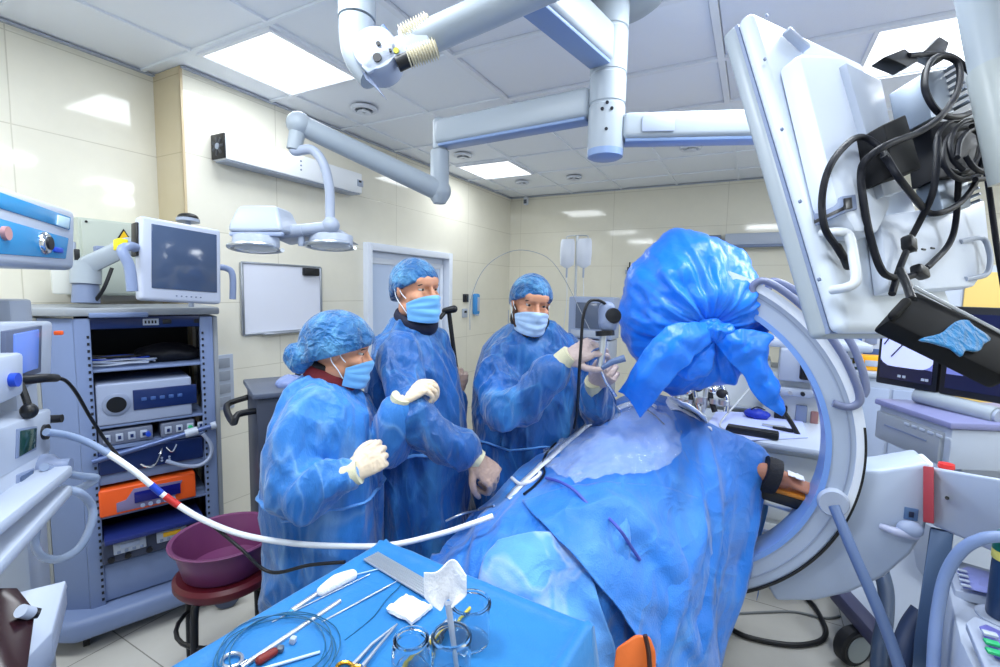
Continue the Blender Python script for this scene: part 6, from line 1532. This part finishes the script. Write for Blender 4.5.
pts = [P(470, 330, 3.6), P(471, 300, 3.7), P(482, 272, 3.8), P(500, 256, 3.9), P(522, 250, 4.0), P(548, 258, 4.1), P(565, 280, 4.1), P(580, 310, 4.1), P(590, 330, 4.0)]
o = MB().tube(pts, .003, 8, sm=8).build('arching_wire', mat('wire_grey', (150, 156, 168), .4), None); tag(origin(o, pts[0]), 'thin grey wire arching over the bearded surgeon against the back wall', 'wire')
t = thing('anaesthesia_monitor', 'grey boxed monitor standing behind the surgeon below the fluid bags', 'monitor', aty(590, 345, 4.0))
c = aty(590, 318, 4.0); h_ = aty(590, 298, 4.0).z-aty(590, 340, 4.0).z
MB().box((c.x, c.y+.12, c.z), (.4, .24, h_), bev=.012).build('casing', paleblue, t); MB().box((c.x+.02, c.y-.004, c.z+.02), (.3, .012, h_*.62), bev=.004).build('screen', mat('grey_screen', (96, 108, 132), .15), t)
MB().box((c.x, c.y-.004, c.z-h_*.38), (.34, .014, h_*.16), bev=.003).build('key_strip', white, t)
MB().box((c.x, c.y+.12, c.z/2-h_/4), (.36, .3, c.z-h_/2-.02), bev=.01).build('pedestal', white2, t)
p = aty(630, 272, YB-.02)
t = thing('wall_hook', 'small dark wall hook holder on the back wall left of the blue bag', 'hook', p)
MB().box((p.x, YB-.02, p.z), (.1, .04, .05), bev=.006).build('plate', white2, t); MB().box((p.x, YB-.05, p.z+.03), (.05, .03, .05), bev=.006).build('clip', dark, t); MB().cyl((p.x, YB-.05, p.z+.05), (p.x, YB-.05, p.z+.11), .008).build('peg', dark, t)
t = thing('paper_notice', 'white paper sheet taped to the back wall beside the bearded surgeon', 'paper', aty(503, 318, YB-.006))
p = aty(504, 318, YB-.006); MB().box((p.x, YB-.004, p.z), (.14, .004, .22)).build('sheet', white, t)
p0_ = aty(736, 240, YB); p1_ = aty(800, 252, YB)
t = thing('wall_rail_unit', 'long white medical supply rail on the back wall right of the blue bag', 'wall rail', (p0_.x+.4, YB, p0_.z))
MB().box((p0_.x+.55, YB-.06, p0_.z-.01), (1.3, .12, .13), bev=.01).build('housing', white, t); MB().box((p0_.x+.55, YB-.125, p0_.z-.075), (1.3, .03, .03), bev=.006).build('rail', greyblue, t)
p = aty(720, 240, YB); MB().box((p0_.x-.25, YB-.04, p0_.z-.0), (.22, .06, .1), bev=.006).build('socket_box', mat('socket_grey', (110, 122, 144), .4), t)
# anaesthesia cart with its tray
def bx_at(px, py, Y): return aty(px, py, Y)
Yc = 3.0
a_ = bx_at(700, 440, Yc-.1); e_ = bx_at(834, 446, Yc-.1); top = bx_at(770, 443, Yc-.1).z
t = thing('anaesthesia_cart', 'grey white anaesthesia cart with a cluttered tray top behind the C arm', 'cart', ((a_.x+e_.x)/2, Yc+.2, 0))
cxm = (a_.x+e_.x)/2; wd = e_.x-a_.x
cw = mat('cart_grey_white', (204, 210, 214), .4)
MB().box((cxm, Yc+.2, top/2+.05), (wd, .55, top-.16), bev=.012).build('body', cw, t)
MB().box((cxm, Yc+.17, top), (wd+.05, .66, .035), bev=.014).build('worktop', white, t)
for k in range(3): 
    dr_ = MB().box((cxm, Yc-.08, top-.14-k*.2), (wd-.06, .02, .17), bev=.006).build('drawer', cw, t); MB().box((cxm, Yc-.095, top-.1-k*.2), (.12, .016, .018), bev=.004).build('drawer_handle', greyblue, dr_)
for s in (-1, 1):
    for y in (Yc, Yc+.4): MB().cyl((cxm+s*(wd/2-.08)-.015, y, .045), (cxm+s*(wd/2-.08)+.015, y, .045), .045).build('caster', rubber, t)
def on_cart(px, py, dy, dz): 
    p = atz(px, py, top+.018+dz); return p
t = thing('tray_liner', 'pale violet paper liner spread over the top of the anaesthesia cart', 'liner', on_cart(750, 428, 0, 0))
q = MB(); q.prism([on_cart(x, y, 0, .002) for x, y in ((704, 430), (716, 412), (800, 414), (808, 438), (720, 442))], (0, 0, .003)); q.build('sheet', mat('liner_violet', (176, 188, 240), .5), t)
t = thing('instrument_case', 'flat black instrument case lying on the cart tray', 'case', on_cart(752, 432, 0, 0))
p = on_cart(752, 432, 0, .02); MB().box(p, (.26, .08, .03), rotm(0, 0, -4), bev=.006).build('case', black, t); MB().box(p+V3(0, 0, .017), (.25, .07, .006), rotm(0, 0, -4), bev=.002).build('lid', rubber, t)
t = thing('blue_pouch', 'dark blue round pouch lying at the back of the cart tray', 'pouch', on_cart(757, 416, 0, 0))
m = MB(); m.ell(on_cart(757, 414, 0, .03), (.075, .05, .035)); link(crumple(remesh(m, .006, 2), .006, 18, (1, 1, 1)), 'pouch', mat('pouch_blue', (24, 50, 170), .5), t, sharp=0)
MB().tube([on_cart(750, 410, 0, .05), on_cart(757, 407, 0, .08), on_cart(765, 410, 0, .05)], .004, 8, sm=5).build('strap', black, t)
o = MB().tube([on_cart(728, 432, 0, .004), on_cart(720, 424, 0, .012), on_cart(735, 405, 0, .1), P(750, 388, 3.0)], .006, 8, sm=8).build('gas_tube', mat('gas_tube', (170, 176, 184), .3), None); tag(origin(o, on_cart(728, 432, 0, .004)), 'pale tube rising from the cart tray in front of the blue bag tail', 'tube')
o = MB().tube([P(784, 412, 2.7), P(792, 424, 2.68), P(800, 438, 2.66), P(806, 446, 2.66)], .013, 10, sm=6).build('black_hose', black, None); tag(origin(o, P(784, 412, 2.7)), 'black hose hanging over the right end of the cart tray', 'hose')
for i, (px, py, lab) in enumerate(((775, 427, 'small steel airway tool on the right of the cart tray'), (786, 430, 'dark laryngoscope handle at the right end of the cart tray'))):
    p = on_cart(px, py, 0, .012); o = MB().limb([p+V3(-.06, .02, 0), p, p+V3(.05, -.02, .01)], [.008, .012, .009], 10, 3).build('airway_tool', steel if i == 0 else dark, None); tag(origin(o, p), lab, 'tool')
# anaesthesia machine tower at the right of the cart
Ym = 3.45
a_ = bx_at(768, 340, Ym); e_ = bx_at(850, 500, Ym)
t = thing('anaesthesia_machine', 'tall grey white anaesthesia machine seen through the C arm, with a black round port', 'anaesthesia machine', ((a_.x+e_.x)/2, Ym+.25, 0))
cxm = (a_.x+e_.x)/2; wd = e_.x-a_.x
MB().box((cxm, Ym+.25, .62), (wd, .5, 1.1), bev=.015).build('body', cw, t)
zs1 = bx_at(800, 345, Ym).z
MB().box((cxm, Ym+.27, zs1), (wd+.1, .5, .05), bev=.015).build('top_shelf', white, t)
c = bx_at(800, 366, Ym-.06); MB().box((c.x, Ym+.0, c.z), (.22, .14, .2), bev=.015).build('ventilator_block', white2, t); c = bx_at(806, 367, Ym-.08); MB().box((c.x+.02, Ym-.075, c.z), (.1, .03, .16), bev=.03, seg=4).build('black_window', black, t)
c = bx_at(790, 392, Ym-.06); MB().box((c.x, Ym-.02, c.z), (.34, .1, .05), bev=.012).build('knob_bar', white2, t)
for k in range(5): MB().cyl((c.x-.13+k*.065, Ym-.07, c.z), (c.x-.13+k*.065, Ym-.1, c.z), .012, n=12).build('knob', dark if k % 2 else steel, t)
c = bx_at(790, 414, Ym-.03); MB().box((c.x-.05, Ym-.01, c.z), (.07, .04, .09), bev=.006).build('black_port', black, t); MB().box((c.x+.06, Ym-.01, c.z), (.06, .04, .12), bev=.006).build('flow_meter', greyblue, t); MB().box((c.x+.13, Ym-.01, c.z-.03), (.04, .03, .12), bev=.006).build('red_flow_meter', mat('meter_rust', (150, 110, 110), .4), t)
# chrome valves and breathing gear behind the bag
for k in range(7):
    px = 672+k*8; hts = (376, 372, 380, 374, 370, 378, 384)[k]
    p0_, p1_ = bx_at(px, hts, 3.2), bx_at(px+(-3, 2, 0, 4, -2, 3, 6)[k], 412, 3.15)
    t = thing('gas_valve', ('leftmost', 'second', 'third', 'middle', 'fifth', 'sixth', 'rightmost')[k]+' upright chrome and black gas valve of the row below the blue bag', 'valve', p1_, group=None)
    MB().tube([p0_, lerp(p0_, p1_, .5)+V3(.02*(-1)**k, 0, 0), p1_], .017, 10, sm=4).build('stem', (chrome, steel, dark)[k % 3], t)
    MB().ell(lerp(p0_, p1_, .35), (.035, .03, .03), n=12).build('joint', (dark, white2, chrome)[k % 3], t); MB().lathe([(.001, 0), (.03, 0), (.03, .03), (.001, .03)], base=lerp(p0_, p1_, .75), n=14).build('ring', steel, t)
t = thing('gas_manifold', 'white cabinet with a steel shelf behind the chrome valves', 'cabinet', (bx_at(715, 400, 3.6).x, 3.75, 0))
c = bx_at(718, 395, 3.6); MB().box((c.x, 3.75, .62), (.62, .3, 1.2), bev=.012).build('casing', cw, t); MB().box((c.x, 3.58, bx_at(718, 405, 3.58).z), (.6, .05, .02), bev=.004).build('rail', steel, t)
# far supply cupboard right
Yk = 3.9
a_ = bx_at(838, 372, Yk); e_ = bx_at(945, 440, Yk)
t = thing('supply_cupboard', 'pale grey supply cupboard behind the C arm handles with bright boxes on top', 'cupboard', ((a_.x+e_.x)/2, Yk+.2, 0))
cxm = (a_.x+e_.x)/2; wd = e_.x-a_.x; zc = a_.z
MB().box((cxm, Yk+.2, zc/2), (wd, .4, zc-.02), bev=.008).build('body', mat('cupboard_grey', (170, 182, 204), .4), t); MB().box((cxm, Yk+.2, zc), (wd+.03, .44, .03), bev=.006).build('top', white, t)
for k in range(2): MB().box((cxm+(k-.5)*wd*.5, Yk-.008, zc*.5), (wd*.47, .016, zc*.85), bev=.004).build('door', paleblue, t)
def sup(name, lab, cat, px, m, w_, h_, dy=.12):
    x = bx_at(px, 370, Yk+.1).x; t = thing(name, lab, cat, (x, Yk+.14, zc+.016))
    L(MB().box((0, 0, h_/2), (w_, .12, h_), bev=.008), 'box', m, t); L(MB().box((0, -.061, h_*.5), (w_*.5, .004, h_*.4), bev=.001), 'label_patch', white2, t)
sup('supply_box', 'yellow supply box on the far cupboard, next to the C arm handles', 'box', 845, yellow, .13, .1); sup('supply_box', 'small green supply box on the far cupboard between the yellow ones', 'box', 856, green_m, .09, .06); sup('supply_box', 'yellow orange supply box on the far cupboard beside the X-ray monitor', 'box', 870, mat('box_amber', (250, 176, 30), .45), .14, .1)
x = bx_at(862, 330, Yk+.3).x
t = thing('computer_case', 'white upright device case behind the yellow supply boxes', 'device', (x, Yk+.32, zc+.016)); h_ = .45
L(MB().box((0, 0, h_/2), (.28, .12, h_), bev=.01), 'case', white, t); L(MB().box((.05, -.062, h_*.45), (.07, .006, .07), bev=.002), 'button_plate', greyblue, t); L(MB().box((.06, -.062, h_*.2), (.1, .006, .09), bev=.002), 'port_plate', mat('port_dark', (60, 84, 130), .4), t)
sup('blue_box', 'dark blue carton on the far cupboard behind the hanging monitor', 'box', 850, mat('carton_blue', (40, 84, 150), .5), .1, .26)
# tall white cabinet right, behind the hanging monitor and lamp
x = aty(968, 260, 4.6).x
t = thing('wall_cabinet', 'white cabinet with a yellow panel behind the hanging monitor', 'cabinet', (x, 4.85, 0))
MB().box((x, 4.9, .95), (.9, .5, 1.9), bev=.01).build('body', white, t)
for k in range(2): MB().box((x+(k-.5)*.45, 4.64, .95), (.43, .016, 1.8), bev=.004).build('door', white if k == 0 else mat('door_yellow', (222, 190, 110), .45), t)
